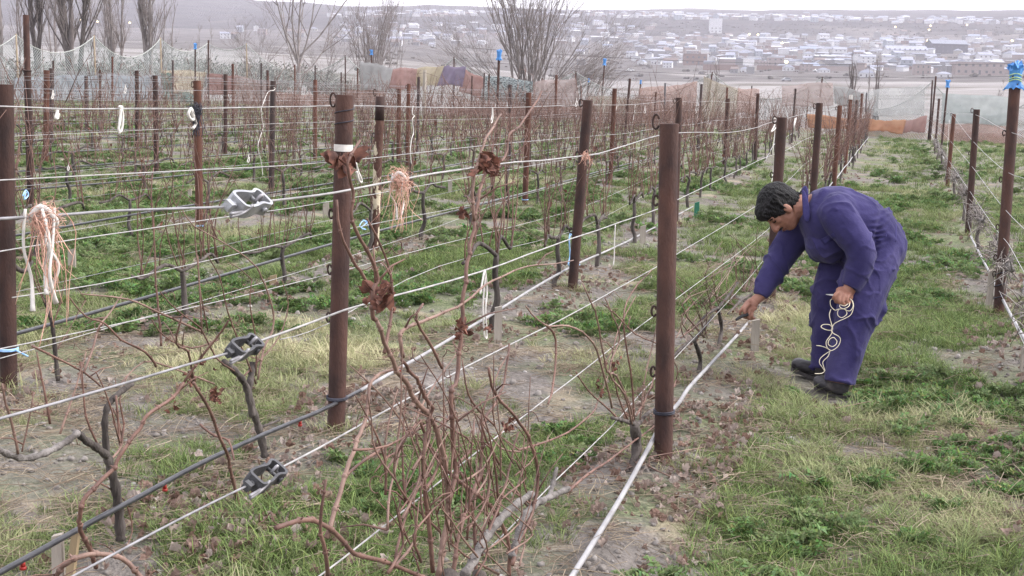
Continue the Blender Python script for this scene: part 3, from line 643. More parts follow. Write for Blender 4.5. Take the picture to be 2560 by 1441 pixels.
fvine('big bare grapevine in the foreground with a tall cane holding dry leaves', (1165, 1560), AP,
 [([(1160, 1560), (1150, 1500), (1120, 1441)], .024, .02), ([(1165, 1560), (1190, 1470), (1200, 1430)], .018, .015)],
 [([(1095, 1441), (1109, 1353), (1122, 1259), (1115, 1185), (1105, 1125), (1078, 1048), (1038, 1001), (1015, 957), (994, 927), (974, 883), (940, 800)], .0098, .0055),
  ([(1082, 1430), (1072, 1310), (1062, 1226), (1058, 1145), (1068, 1075), (1078, 1021), (1055, 977), (1048, 957), (1022, 925), (1004, 900)], .0075, .0045),
  ([(1122, 1259), (1136, 1192), (1136, 1145), (1129, 1041), (1129, 977), (1142, 950), (1152, 849), (1157, 759), (1166, 681), (1176, 614), (1186, 554), (1195, 500), (1212, 440), (1232, 410), (1263, 393), (1273, 336), (1297, 319), (1337, 262), (1354, 228)], .0082, .0032, 0),
  ([(1186, 554), (1182, 480), (1190, 420), (1203, 380), (1216, 346), (1235, 315), (1253, 286)], .0055, .003, 0),
  ([(1273, 1441), (1270, 1353), (1240, 1286), (1213, 1253), (1152, 1206), (1105, 1159), (1072, 1108), (1050, 1050)], .0078, .0042),
  ([(1280, 1414), (1297, 1357), (1330, 1283), (1344, 1209), (1340, 1152), (1320, 1091), (1290, 1044), (1253, 1004), (1230, 964), (1222, 920)], .0078, .0042),
  ([(1135, 1441), (1142, 1360), (1172, 1259), (1199, 1189), (1206, 1118), (1206, 1068), (1230, 1021), (1250, 984), (1260, 957), (1273, 860)], .0075, .0035),
  ([(1189, 1441), (1186, 1343), (1176, 1253), (1150, 1180)], .0072, .004),
  ([(1205, 1390), (1209, 1360), (1246, 1269), (1273, 1175), (1287, 1108), (1297, 1080)], .006, .003),
  ([(850, 1239), (870, 1185), (947, 1128), (1028, 1085), (1082, 1051)], .0042, .003),
  ([(815, 1345), (850, 1232), (884, 1122), (900, 1085), (914, 1044), (924, 967), (950, 935), (1004, 918)], .0062, .004),
  ([(884, 1125), (937, 1122), (984, 1108), (1028, 1080)], .0035, .002),
  ([(690, 1320), (780, 1300), (850, 1343), (884, 1384), (961, 1404), (1038, 1437), (1080, 1450)], .006, .006),
  ([(1434, 651), (1387, 660), (1320, 666), (1270, 685), (1213, 713), (1159, 759), (1109, 782), (1052, 806), (1011, 823), (1001, 849), (1008, 893)][::-1], .0058, .002),
  ([(940, 800), (931, 789), (934, 722), (944, 695), (917, 624), (880, 554), (882, 480), (868, 410), (900, 352)], .0062, .003),
  ([(974, 742), (941, 759), (910, 692), (880, 651), (850, 577), (842, 500)], .0052, .003),
  ([(961, 883), (974, 816), (981, 749), (976, 682), (951, 614), (917, 547)], .005, .0025),
  ([(1105, 920), (1080, 868), (1040, 800), (1058, 760)], .005, .003), ([(1200, 1030), (1170, 985), (1155, 900)], .0042, .002),
  ([(1152, 1206), (1190, 1185), (1215, 1160), (1260, 1070)], .004, .002), ([(820, 1441), (812, 1380), (800, 1310), (815, 1200)], .006, .003),
  ([(1062, 1226), (1090, 1180), (1098, 1130), (1092, 1080), (1128, 1040)], .005, .003), ([(1300, 1130), (1250, 1120), (1208, 1060), (1180, 1030), (1130, 1050)], .0035, .0018),
  ([(1330, 1283), (1300, 1240), (1270, 1200), (1240, 1160), (1228, 1110)], .005, .0025), ([(1100, 1330), (1060, 1290), (1010, 1240), (985, 1180), (1000, 1110), (1040, 1060)], .0042, .002)],
 [([(1160, 1441), (1190, 1390), (1215, 1345), (1250, 1300), (1290, 1262), (1330, 1235)], .011, .009), ([(1280, 1394), (1290, 1360), (1310, 1293), (1337, 1263), (1374, 1243), (1421, 1222)], .010, .0085), ([(1374, 1243), (1385, 1200), (1392, 1170)], .007, .005)],
 [(1222, 405, 11, 12, .05), (955, 742, 9, 16, .04), (862, 395, 5, 9, .045), (1160, 815, 4, 12, .035), (1158, 528, 2, 4, .03), (1275, 1060, 3, 9, .03), (1215, 815, 3, 8, .02)], tend=40, seed=11, extra=EXTRA, rscale=.80)
fvine('grapevine beside the closest dark post with canes fanning both ways', (1569, 1243), (AX+.02, AS),
 [([(1569, 1250), (1584, 1165), (1592, 1110), (1585, 1060)], .018, .02), ([(1585, 1060), (1560, 1052), (1530, 1045)], .009, .006), ([(1590, 1070), (1612, 1041), (1640, 1020)], .009, .006)],
 [([(1585, 1060), (1570, 1000), (1540, 940), (1518, 930), (1508, 883), (1492, 792), (1482, 766), (1466, 730)], .005, .0025), ([(1580, 1060), (1560, 985), (1522, 930), (1549, 850), (1535, 796), (1512, 745)], .0048, .002), ([(1585, 1050), (1579, 950), (1569, 883), (1559, 799), (1579, 732), (1629, 675)], .005, .0025),
  ([(1590, 1040), (1620, 985), (1640, 930), (1656, 870), (1589, 836), (1539, 786), (1510, 762)], .0045, .0022), ([(1530, 1020), (1500, 900), (1471, 843), (1421, 816), (1371, 816), (1337, 792), (1314, 766)], .0045, .002), ([(1367, 816), (1390, 850), (1384, 960), (1370, 1010)], .004, .003),
  ([(1640, 1020), (1663, 1007), (1686, 964), (1692, 920), (1660, 870)], .0042, .002), ([(1421, 1229), (1471, 1185), (1522, 1152), (1589, 1101), (1656, 1054), (1703, 1044)], .0052, .0028), ([(1297, 1125), (1347, 1111), (1421, 1081), (1482, 1031), (1495, 1001), (1520, 940)], .0042, .002),
  ([(1555, 1058), (1522, 1024), (1471, 977), (1440, 930)], .0042, .0025), ([(1600, 1050), (1610, 960), (1622, 900), (1640, 820), (1650, 740)], .004, .0018), ([(1575, 1060), (1545, 990), (1530, 900), (1548, 820), (1590, 740)], .004, .002), ([(1590, 1100), (1600, 1150), (1620, 1180)], .003, .0015)],
 (), [(1500, 965, 3, 10, .03), (1540, 905, 2, 8, .03)], tend=12, seed=12)
CPl = (CX+.10, CS)
fvine('bare grapevine at lower left with a grey arm crossing the drip hose', (302, 1347), (CX, CS),
 [([(302, 1350), (298, 1290), (290, 1225), (276, 1170), (268, 1140)], .0155, .0125), ([(268, 1140), (240, 1118), (212, 1100), (195, 1082)], .012, .010), ([(268, 1140), (262, 1070), (268, 1020), (290, 990), (330, 960)], .010, .008)],
 [([(460, 957), (433, 994), (376, 1031), (349, 1071), (309, 1125), (286, 1169), (249, 1206), (208, 1253), (198, 1293), (202, 1327), (232, 1390), (240, 1420)][::-1], .0078, .0055, .22), ([(460, 957), (504, 893), (544, 843), (571, 802)], .0055, .0035, .22),
  ([(130, 1460), (150, 1425), (173, 1404), (222, 1388), (289, 1390), (336, 1424), (370, 1460)], .0085, .008, .25), ([(290, 990), (300, 1110), (280, 1030), (262, 975), (240, 930)], .004, .002), ([(250, 1130), (215, 1040), (208, 960), (202, 905)], .0042, .002), ([(125, 1060), (112, 985), (100, 930), (92, 880)], .0042, .0022),
  ([(45, 1135), (30, 1060), (15, 1010), (5, 960)], .0045, .003), ([(55, 1130), (70, 1060), (85, 980)], .003, .002), ([(150, 1085), (175, 1010), (195, 950), (215, 880)], .004, .002), ([(235, 1200), (310, 1250), (330, 1330), (300, 1390)], .003, .002), ([(330, 1370), (400, 1380), (450, 1400), (480, 1372)], .0035, .002), ([(302, 1110), (310, 1060), (300, 1000), (318, 940)], .004, .002),
  ([(275, 1150), (305, 1110), (298, 1060), (282, 1020)], .005, .003)],
 [([(195, 1082), (165, 1105), (120, 1130), (70, 1146), (25, 1138), (-20, 1115)], .0095, .0085)],
 [(470, 945, 5, 9, .035), (430, 1010, 2, 6, .03)], tend=12, seed=13)
fvine('bare grapevine with its black trunk ending under the dark box tensioner', (662, 1138), (CX-.02, CS),
 [([(662, 1140), (652, 1090), (640, 1050), (625, 1000), (612, 960), (590, 930), (560, 905)], .0145, .011), ([(632, 1040), (622, 985), (628, 940), (632, 905)], .013, .012), ([(652, 1068), (675, 1060), (700, 1050)], .006, .004)],
 [([(484, 957), (524, 1024), (551, 1098), (571, 1145), (585, 1216), (595, 1259), (628, 1327), (638, 1420), (640, 1460)][::-1], .0078, .0055, .2), ([(500, 1061), (535, 1090), (571, 1102), (585, 1150)], .0048, .004, .2), ([(595, 1258), (640, 1235), (655, 1190), (645, 1148)], .0042, .003, .2),
  ([(484, 957), (470, 880), (440, 860), (455, 790)], .005, .003, .2), ([(645, 950), (658, 876), (679, 833), (685, 799), (675, 749), (655, 695), (632, 658), (571, 614), (484, 564), (455, 520)], .0052, .002), ([(504, 830), (386, 776), (319, 749), (202, 735)], .005, .002), ([(390, 917), (363, 880), (302, 850), (262, 809), (215, 792), (175, 745)], .005, .002),
  ([(403, 866), (400, 816), (390, 715), (386, 614), (378, 480), (384, 420)], .0045, .002), ([(208, 933), (232, 873), (249, 816), (275, 782), (306, 735)], .0045, .0022), ([(81, 866), (144, 897), (208, 930), (250, 965)], .0042, .003), ([(590, 930), (540, 895), (500, 820), (440, 775), (400, 730)], .004, .002), ([(505, 835), (498, 700), (488, 600), (490, 520)], .004, .002), ([(520, 830), (500, 720), (495, 640)], .003, .002),
  ([(640, 960), (600, 860), (575, 800), (560, 740), (548, 690), (520, 640)], .004, .002), ([(640, 940), (640, 850), (625, 760), (630, 700)], .004, .002), ([(610, 940), (650, 900), (700, 840), (720, 760), (705, 700)], .0038, .002), ([(628, 1327), (580, 1340), (530, 1370), (515, 1420), (480, 1400)], .004, .002, .2), ([(535, 960), (430, 920), (360, 905), (300, 960)], .004, .002),
  ([(545, 850), (480, 870), (410, 840), (380, 800)], .004, .002), ([(800, 1310), (760, 1230), (780, 1150), (800, 1130)], .003, .002)],
 (), [(535, 985, 6, 9, .045), (515, 900, 3, 9, .03), (645, 575, 1, 4, .02)], tend=14, seed=14)
fvine('slim bare grapevine trunk near the post at the left edge', (145, 952), (CX-1.55, CS),
 [([(145, 952), (138, 880), (131, 816), (118, 770), (107, 742)], .011, .007)], [([(131, 816), (150, 760), (165, 690), (185, 640)], .004, .002), ([(118, 770), (85, 700), (60, 640), (40, 600)], .004, .002), ([(107, 742), (90, 680), (98, 620), (108, 560)], .0035, .002), ([(140, 880), (180, 810), (215, 750)], .003, .002)], tend=4, seed=15)
for lab, bx, by, hx, hy, sd in (('grapevine rooted beside the grey stake left of the man', 1747, 1025, 1735, 850, 21), ('grapevine between the closest post and the man\'s hand', 1800, 945, 1795, 770, 22), ('grapevine just behind the man\'s gripping hand', 1862, 862, 1880, 735, 23)):
    rs = random.Random(sd)
    fvine(lab, (bx, by), (AX-.02, AS), [([(bx, by), (bx-6, by*.66+hy*.34), (bx+4, by*.3+hy*.7), (hx, hy)], .013, .011), ([(hx, hy), (hx+22, hy-25), (hx+48, hy-62)], .010, .007), ([(hx, hy), (hx-25, hy+15), (hx-60, hy+50)], .009, .006)],
     [([(hx+rs.uniform(-45, 45), hy-5), (hx+rs.uniform(-50, 50), hy-60-30*rs.random()), (hx+rs.uniform(-60, 60), hy-100-70*rs.random())], .0036, .0016) for _ in range(11)], (), [(hx+15, hy-5, 3, 14, .03)], tend=8, seed=sd)
# vines of the right row: short spur-pruned trunks with grey shredded bark bound along the hose
for i, (px, py, hgt) in enumerate(((2536, 1015, .42), (2452, 772, .38), (2405, 640, .38), (2376, 560, .38), (2352, 500, .38), (2338, 455, .38), (2328, 425, .38), (2318, 402, .38), (2312, 385, .38))):
    B = gp(px, py); B = V((BX+.02+BS*B.y, B.y, 0)); B.z = terrain(B.x, B.y); rs = random.Random(50+i)
    root = empty('grapevine', B); tag(root, f'stubby spur pruned vine bound in grey shreds, {["first", "second", "third", "fourth", "fifth", "sixth", "seventh", "eighth", "ninth"][i]} along the right row', 'grapevine', 'bound vines of the right row')
    tb = MB(); P = smooth_path(wob((0, 0, -.05), (0, .1, hgt), 4, .02, rs), 4); tb.tube(P, [.02]*len(P), 8); tb.build('trunk', M_TRUNK, root)
    cb = MB()
    for sg in (-1, 1):
        A = smooth_path(wob((0, .1, hgt), (rs.uniform(-.03, .03), .1+sg*.95, hgt+.02), 5, .015, rs), 3); cb.tube(A, [.021+.005*math.sin(i*2.1) for i in range(len(A))], 7)
        for q in A:
            if rs.random() < .8: cb.tube([q, q+V((rs.gauss(0, .02), rs.gauss(0, .03), rs.uniform(.03, .10)))], [.008, .004], 5)
    cb.build('cordon', M_CORDON, root)
    sb = MB()
    for k in range(260):
        q = V((rs.gauss(0, .035), .1+rs.uniform(-.95, .95), hgt+rs.gauss(0, .035))); d = V((rs.gauss(0, .04), rs.gauss(0, .05), rs.gauss(-.02, .05)))
        sb.tube([q, q+d*.6+V((0, 0, .012)), q+d*1.25], [.005, .004, .002], 4, flat=.35)
    sb.build('bark_shreds', M_SHRED, root)
# ---------------------------------------------------------------- wire tensioners
def tensioner(px, py, length, m, label, ax_px, tilt, hexhead=True, dark=False, flip=1):
    """strap bent into an open waisted box round a spool, with a square-headed bolt; x along the wire"""
    c = onX(px, py, AX, AS); q = onX(*ax_px, AX, AS); xd = (q-c).normalized()
    zd = V((0, 0, 1)); yd = zd.cross(xd).normalized(); zd = xd.cross(yd)
    Rt = Matrix.Rotation(tilt, 3, xd); yd = Rt @ yd; zd = Rt @ zd
    root = empty('wire_tensioner', c); tag(root, label, 'tensioner')
    L = length; W = L*.60; H = L*.42; t = .0042
    def W3(x, y, z): return xd*(x*1.5) + yd*y + zd*z
    # closed strap outline in x / y, extruded along z
    half = [(-.50, .24), (-.45, .36), (-.30, .40), (-.06, .36), (.10, .30), (.24, .31), (.38, .40), (.47, .34), (.50, .2)]
    out = [(x*L, y*W*1.25) for x, y in half] + [(x*L, -y*W*1.25) for x, y in half[::-1]]
    P = smooth_path([V((x, y, 0)) for x, y in out]+[V((out[0][0], out[0][1], 0))], 3)[:-1]; n = len(P)
    vs = []
    for i, p in enumerate(P):
        tg = (P[(i+1) % n]-P[i-1]).normalized(); nm = V((tg.y, -tg.x, 0))
        for z in (-H/2, H/2):
            for o in (-t/2, t/2): w = p+nm*o; vs.append(W3(w.x, w.y, z))
    fs = []
    for i in range(n):
        a = i*4; b = ((i+1) % n)*4
        fs += [(a, b, b+2, a+2), (a+1, a+3, b+3, b+1), (a, a+1, b+1, b), (a+2, b+2, b+3, a+3)]
    f = MB(); f.add(vs, fs); fo = f.build('frame', m, root, smooth=False)
    s = MB(); s.tube([W3(L*.28, -W*.62, 0), W3(L*.28, W*.62, 0)], L*.062, 12); s.tube([W3(L*.28, -W*.62, 0), W3(L*.28, -W*.52, 0)], L*.095, 12); s.tube([W3(L*.28, W*.52, 0), W3(L*.28, W*.64, 0)], L*.095, 12); s.build('spool', m, root)
    b = MB(); b.tube([W3(-L*.5, 0, 0), W3(-L*.62, 0, 0)], L*.10, 6); b.build('nut', m, root, smooth=False)
    h = MB(); hs = L*.24; R = Matrix((xd, yd, zd)).transposed()
    h.box(W3(-L*.74, 0, 0), (hs*.9, hs, hs), R); h.build('bolt_head', m, root, smooth=False)
    wv = MB(); wv.tube(smooth_path([W3(-L*.95, -W*.5, 0), W3(-L*.45, -W*.47, 0), W3(-L*.30, -W*.43, .004), W3(-L*.34, -W*.5, .012), W3(-L*.5, -W*.53, 0), W3(-L*.92, -W*.56, -.004)], 4), .0026, 6)
    wv.tube(smooth_path([W3(L*.55, -W*.15, 0), W3(L*.42, -W*.05, .0), W3(L*.30, 0, .014), W3(L*.22, .02*L, 0)], 4), .0026, 6)
    wv.build('wire_end', M_WIRE, root)
    return root
tensioner(622, 508, .053, M_GALV, 'bright galvanised wire tensioner on the top foreground wire', (840, 482), math.radians(40))
tensioner(612, 868, .043, M_DKCAST, 'dark box shaped wire tensioner over a black vine trunk', (840, 783), math.radians(38))
tensioner(664, 1191, .052, M_DKCAST, 'dark waisted wire tensioner lowest of the three, above dry leaves', (850, 1090), math.radians(36))
# ---------------------------------------------------------------- ties, strings, bags
def frond(name, P, m1, label, cat, n=40, L=.1, spread=.03, seed=1, ball=0, m2=None, n2=0, w=.0022, down=1.0):
    rs = random.Random(seed); P = V(P); root = empty(name, P); tag(root, label, cat)
    a = MB()
    if ball:
        for k in range(n):
            d = V((rs.gauss(0, 1), rs.gauss(0, 1), rs.gauss(0, 1))).normalized(); e = d.orthogonal().normalized()
            pts = [d*ball*rs.uniform(.1, .8)]
            for j in range(5): d = (d + V((rs.gauss(0, 1), rs.gauss(0, 1), rs.gauss(0, 1)))*.8).normalized(); pts.append(pts[-1]*.75+d*ball*rs.uniform(.3, .7))
            a.tube(smooth_path(pts, 2), w*.8, 3, flat=.4)
    for k in range(n if not ball else n//2):
        l = L*rs.uniform(.18, 1.05); d = V((rs.gauss(0, spread), rs.gauss(0, spread), -l*down)); s0 = V((rs.gauss(0, .006), rs.gauss(0, .008), rs.gauss(0, .008)))
        pts = [s0, s0+d*.3+V((rs.gauss(0, spread*.5), rs.gauss(0, spread*.5), .01)), s0+d*.65+V((rs.gauss(0, spread*.35), rs.gauss(0, spread*.35), 0)), s0+d+V((rs.gauss(0, spread*.3), rs.gauss(0, spread*.3), 0))]
        a.tube(smooth_path(pts, 3), [w*rs.uniform(.6, 1.2)]*10, 3, flat=.45)
    a.build('fibres', m1, root)
    if m2:
        b = MB()
        for k in range(n2):
            l = L*rs.uniform(.45, .85); s0 = V((rs.gauss(0, .008), rs.gauss(0, .012), 0)); x = max(-.006, min(.006, rs.gauss(0, spread*.4))); y = max(-.008, min(.008, rs.gauss(0, spread*.5)))
            pts = smooth_path([s0+V((0, 0, .012)), s0+V((x*.4+rs.gauss(0, .006), y*.4+rs.gauss(0, .008), -l*.3)), s0+V((x*.7+rs.gauss(0, .006), y*.8+rs.gauss(0, .008), -l*.65)), s0+V((x, y, -l))], 4)
            b.tube(pts, [(.0016+.0022*(i/len(pts))**5)*(L/.12) for i in range(len(pts))], 6, flat=.6)
        b.tube(smooth_path([V((-.012, -.01, 0)), V((0, -.006, .014)), V((.01, .004, 0)), V((0, .012, -.01)), V((-.01, .0, .0))], 4), .0035, 6)
        b.build('string', m2, root)
    return root
frond('raffia_tie', onX(112, 548, AX+.01, AS), M_ORTIE, 'orange and white raffia tie hanging long from the top wire at far left', 'tie', 85, .118, .011, 1, .016, M_WHTIE, 4, .0006)
frond('raffia_tie', onX(1000, 450, AX+.01, AS), M_ORTIE, 'fluffy orange raffia ball tied on the top wire right of the taped post', 'tie', 100, .100, .015, 2, .021, M_WHTIE, 2, .0006)
frond('raffia_tie', onX(1463, 391, AX+.01, AS), M_ORTIE, 'small pinkish raffia knot on the top wire in front of a post', 'tie', 34, .035, .010, 3, .010, None, 0, .0009)
def strand(name, px, X0, s, m, label, cat='string', rad=.003, off=.02, n=6):
    P = smooth_path([onX(x, y, X0, s)+V((off*.5, 0, 0)) for x, y in px], 5); mb = MB(); mb.tube(P, rad*.66, n); o = mb.build(name, m); tag(o, label, cat); return o
strand('white_loop', [(294, 272), (293, 300), (289, 325), (296, 327), (300, 300), (297, 273), (290, 268), (298, 268), (294, 285), (290, 318), (291, 334)], CXW, CS, M_WHTIE, 'white cord loop knotted on the top wire at left', 'string', .0055)
frond('raffia_tie', onX(489, 278, CXW+.01, CS), M_BKTIE, 'black raffia clump tied on the wire in front of a rusty post', 'tie', 110, .085, .006, 5, .021, None, 0, .0012)
strand('white_loop', [(470, 272), (464, 285), (470, 298), (477, 298), (476, 282), (470, 272), (480, 300), (483, 310), (475, 322)], CXW, CS, M_WHTIE, 'thick white cord loop beside the black raffia clump', 'string', .008)
strand('white_rope', [(683, 220), (687, 222), (682, 226), (672, 228), (665, 236), (655, 262), (651, 275), (653, 300), (656, 318), (648, 345), (643, 370), (652, 410), (655, 440)], -6.6, -.05, M_WHTIE, 'white rope looped over the dark post and hanging down', 'rope', .0065)
strand('white_string', [(1028, 265), (1026, 285), (1031, 290), (1026, 300), (1029, 330), (1024, 350), (1021, 380), (1024, 410)], CXW-.02, CS, M_WHTIE, 'white string hanging from the top wire by two reddish posts', 'string', .0035)
strand('white_string', [(1227, 270), (1226, 290), (1222, 305), (1226, 306), (1229, 288), (1228, 270)], CXW-.02, CS, M_WHTIE, 'short white tag hanging from the top wire in front of a slim post', 'string', .005)
strand('white_string', [(1200, 676), (1203, 690), (1199, 730), (1197, 780), (1201, 840), (1207, 838), (1203, 780), (1207, 730), (1204, 690), (1201, 676), (1196, 700), (1190, 735)], AX+.02, AS, M_WHTIE, 'bundle of white strings hanging from the second wire above a stake', 'string', .0032)
strand('white_string', [(1531, 562), (1529, 600), (1528, 640), (1526, 664)], AX+.02, AS, M_WHTIE, 'single white string hanging from the second wire near the closest post', 'string', .0032)
strand('blue_string', [(1423, 582), (1420, 600), (1422, 640), (1418, 662), (1432, 668), (1446, 662)], CXW, CS, M_BLTIE, 'pale blue string hanging from a hook beside a post', 'string', .0085)
strand('blue_string', [(1423, 585), (1434, 600), (1440, 622), (1443, 640), (1438, 644), (1434, 625), (1428, 600)], CXW+.03, CS, M_BLTIE, 'pale blue string loop hanging in front of a post', 'string', .008)
strand('white_tag', [(884, 408), (890, 430), (899, 452), (893, 454), (886, 430)], CX+.02, CS, M_WHTIE, 'cream paper tag tucked beside the taped post', 'tag', .008)
strand('white_string', [(1587, 263), (1582, 300), (1576, 330), (1572, 345)], -4.6, -.045, M_WHTIE, 'white string slanting down from a far wire', 'string', .006)
strand('white_string', [(1541, 265), (1534, 300), (1530, 330), (1522, 350)], -4.5, -.045, M_WHTIE, 'white string hanging beside the reddish post', 'string', .005)
strand('white_string', [(1934, 306), (1933, 340), (1929, 380), (1930, 420), (1926, 455)], AX, AS, M_WHTIE, 'white string hanging down beside the bending man\'s post', 'string', .0045)
strand('white_string', [(1936, 305), (1931, 318), (1925, 330), (1938, 318), (1944, 300), (1930, 296)], AX, AS, M_WHTIE, 'frayed white knot on the hook of the bending man\'s post', 'string', .006)
strand('white_string', [(1988, 295), (1984, 315), (1986, 338), (1982, 318), (1985, 296)], AX, AS, M_WHTIE, 'white tie hanging in front of the dark pipe post', 'string', .006)
strand('white_string', [(2505, 600), (2502, 640), (2500, 690), (2496, 700), (2503, 705), (2505, 640)], BX, BS, M_WHTIE, 'white string hanging down the right edge post', 'string', .0035)
strand('white_string', [(2372, 300), (2368, 360), (2364, 420), (2362, 440)], BX, BS, M_WHTIE, 'white string hanging beside the third post of the right row', 'string', .006)
strand('white_string', [(905, 550), (915, 556), (900, 570), (912, 574), (896, 566), (908, 552), (922, 574)], -3.8, -.045, M_BLTIE, 'pale blue knot on the wire by the peeling post', 'string', .006)
strand('blue_string', [(52, 490), (60, 476), (66, 488), (56, 498), (60, 480)], CX-1.5, CS, M_BLTIE, 'small blue knot on a wire by the tall jointed post', 'string', .005)
for i, (px, py, X0, s_) in enumerate(((130, 226, -6.2, -.05), (136, 275, -2.2, -.04), (312, 212, -8.5, -.01), (1440, 245, -4, -.045), (1612, 262, -4.2, -.045), (1740, 262, -3.9, -.045), (1763, 270, -3.9, -.045), (2160, 275, AX, AS), (2200, 300, AX, AS), (620, 385, -6.1, -.05), (170, 405, -8, -.01))):
    strand('white_tag', [(px, py), (px-1, py+9), (px-4, py+20), (px, py+20), (px+2, py+8)], X0, s_, M_WHTIE, 'little white tie dangling from a far trellis wire', 'tie', .007).__setitem__('group', 'small white ties on far wires')
P, T, r = POSTINFO[6]
mb = MB(); mb.box(T-P+V((0, 0, .035)), (.075, .075, .09)); mb.box(T-P+V((0, 0, .083)), (.06, .06, .008)); mb.build('cap', M_WHTIE, POSTROOT[6], False)
def bag(i, label, sz=1.0, tied=None, seed=1):
    """a thin plastic bag pulled over a pipe end, tied and ruffled above the tie"""
    P, T, r = POSTINFO[i]; rs = random.Random(seed); ax = (T-P).normalized(); a = ax.orthogonal().normalized(); b = ax.cross(a)
    root = empty('plastic_bag', T); tag(root, label, 'plastic bag')
    prof = [(-.14, 1.45, .75), (-.115, 1.25, .4), (-.09, 1.1, .12), (-.06, 1.06, .06), (-.03, 1.12, .10), (-.005, 1.18, .2), (.012, 1.32, .5), (.028, 1.38, .9), (.042, 1.0, .9), (.036, .5, .5)]
    n = 22; vs = []; fs = []
    for k, (h, q, j) in enumerate(prof):
        for t in range(n):
            w = 2*math.pi*t/n; rr = r*q*(1+j*noise.noise(V((math.cos(w)*2.2, math.sin(w)*2.2, k*.55+seed*7)))*1.3)*sz
            vs.append(ax*(h*sz+j*.06*noise.noise(V((math.cos(w)*3, math.sin(w)*3, seed*3+k*.3))))+(a*math.cos(w)+b*math.sin(w))*rr)
    for k in range(len(prof)-1):
        for t in range(n): fs.append((k*n+t, k*n+(t+1) % n, (k+1)*n+(t+1) % n, (k+1)*n+t))
    mesh_obj('bag', vs, fs, M_BAG, root, smooth=False)
    if tied:
        tb = MB()
        for h in (-.075, -.06, -.035):
            q = []
            for t in range(19): w = 2*math.pi*t/18; q.append(ax*(h+.008*math.sin(w*2))+(a*math.cos(w)+b*math.sin(w))*(r*1.14*sz))
            tb.tube(q, .004, 5)
        tb.build('string', tied, root)
M_GRSTR = plain('pale_green_cord', (.45, .62, .30), .7)
bag(32, 'blue plastic bag tied with green cord on the tall right edge post', .95, M_GRSTR, 1)
bag(37, 'blue plastic bag on the tall post at the far end of the right row', 1.5, None, 2)
bag(38, 'crumpled blue plastic bag on the thin central post', 1.5, None, 3)
bag(39, 'blue plastic bag on a post in front of the left netting', 1.5, None, 4)
bag(40, 'blue plastic bag on a post by the grey panel', 1.7, None, 5)
bag(41, 'blue plastic bag on a post against the pale fields', 1.8, None, 6)
bag(42, 'small blue plastic bag on the low grey brown post', 1.2, None, 7)
bag(43, 'small blue plastic bag beside the leaning saplings', 1.1, None, 8)
# ---------------------------------------------------------------- wooden stakes
def stake(px, ptop, pbase, w, m, label, X0=None, s=0, th=.012, tilt=0):
    B = gp(px, pbase); B.z = terrain(B.x, B.y); sc_ = FPX/proj(B)[2]; h = (pbase-ptop)/sc_
    x = w/sc_/2; vs = []
    for z, j in ((-.05, 1), (h*.55, 1.02), (h, .94)):
        for dx, dy in ((-x*j, -th), (x*j, -th), (x*j, th), (-x*j, th)): vs.append(R0*dx+Fh*dy+V((0, 0, z+(dx*.25 if z == h else 0)))+R0*tilt*z)
    fs = [(0, 3, 2, 1), (8, 9, 10, 11)]
    for k in (0, 4):
        for j in range(4): fs.append((k+j, k+(j+1) % 4, k+4+(j+1) % 4, k+4+j))
    o = mesh_obj('wooden_stake' if m is not M_GREENP else 'green_stake', vs, fs, m, None, False); o.location = B; tag(o, label, 'stake'); return o
stake(1244, 772, 872, 19, M_WOODG, 'grey wooden stake standing behind the foreground canes')
stake(1886, 806, 886, 19, M_WOODG, 'grey wooden stake under the man\'s gripping hand')
stake(148, 1345, 1475, 26, M_WOODG, 'grey wooden stake under the drip hose at bottom left')
stake(173, 1340, 1480, 18, M_WOODY, 'brownish split stake leaning against the grey one at bottom left', tilt=.16)
stake(181, 620, 686, 18, M_WOODG, 'grey wooden stake beside the hose behind the orange and white raffia tie')
stake(683, 692, 728, 17, M_WOODY, 'yellowish wooden stake under the third row hose')
stake(1741, 507, 545, 12, M_GREENP, 'flat green plastic stake in the grass')
stake(475, 475, 508, 9, M_WOODG, 'pale stake left of the post with black raffia')
stake(815, 507, 545, 15, M_WOODG, 'grey stake just left of the taped post')
stake(1125, 447, 485, 10, M_WOODG, 'pale stake in mid distance left of the tall cane')
stake(550, 342, 384, 7, M_WOODG, 'small pale stake among far green weeds')
stake(1606, 570, 616, 14, M_WOODG, 'grey stake near the closest post\'s left side')
stake(2472, 680, 770, 14, M_WOODG, 'pale stake hidden behind vines of the right row')
stake(2556, 890, 950, 15, M_WOODG, 'pale stake at the right picture edge')
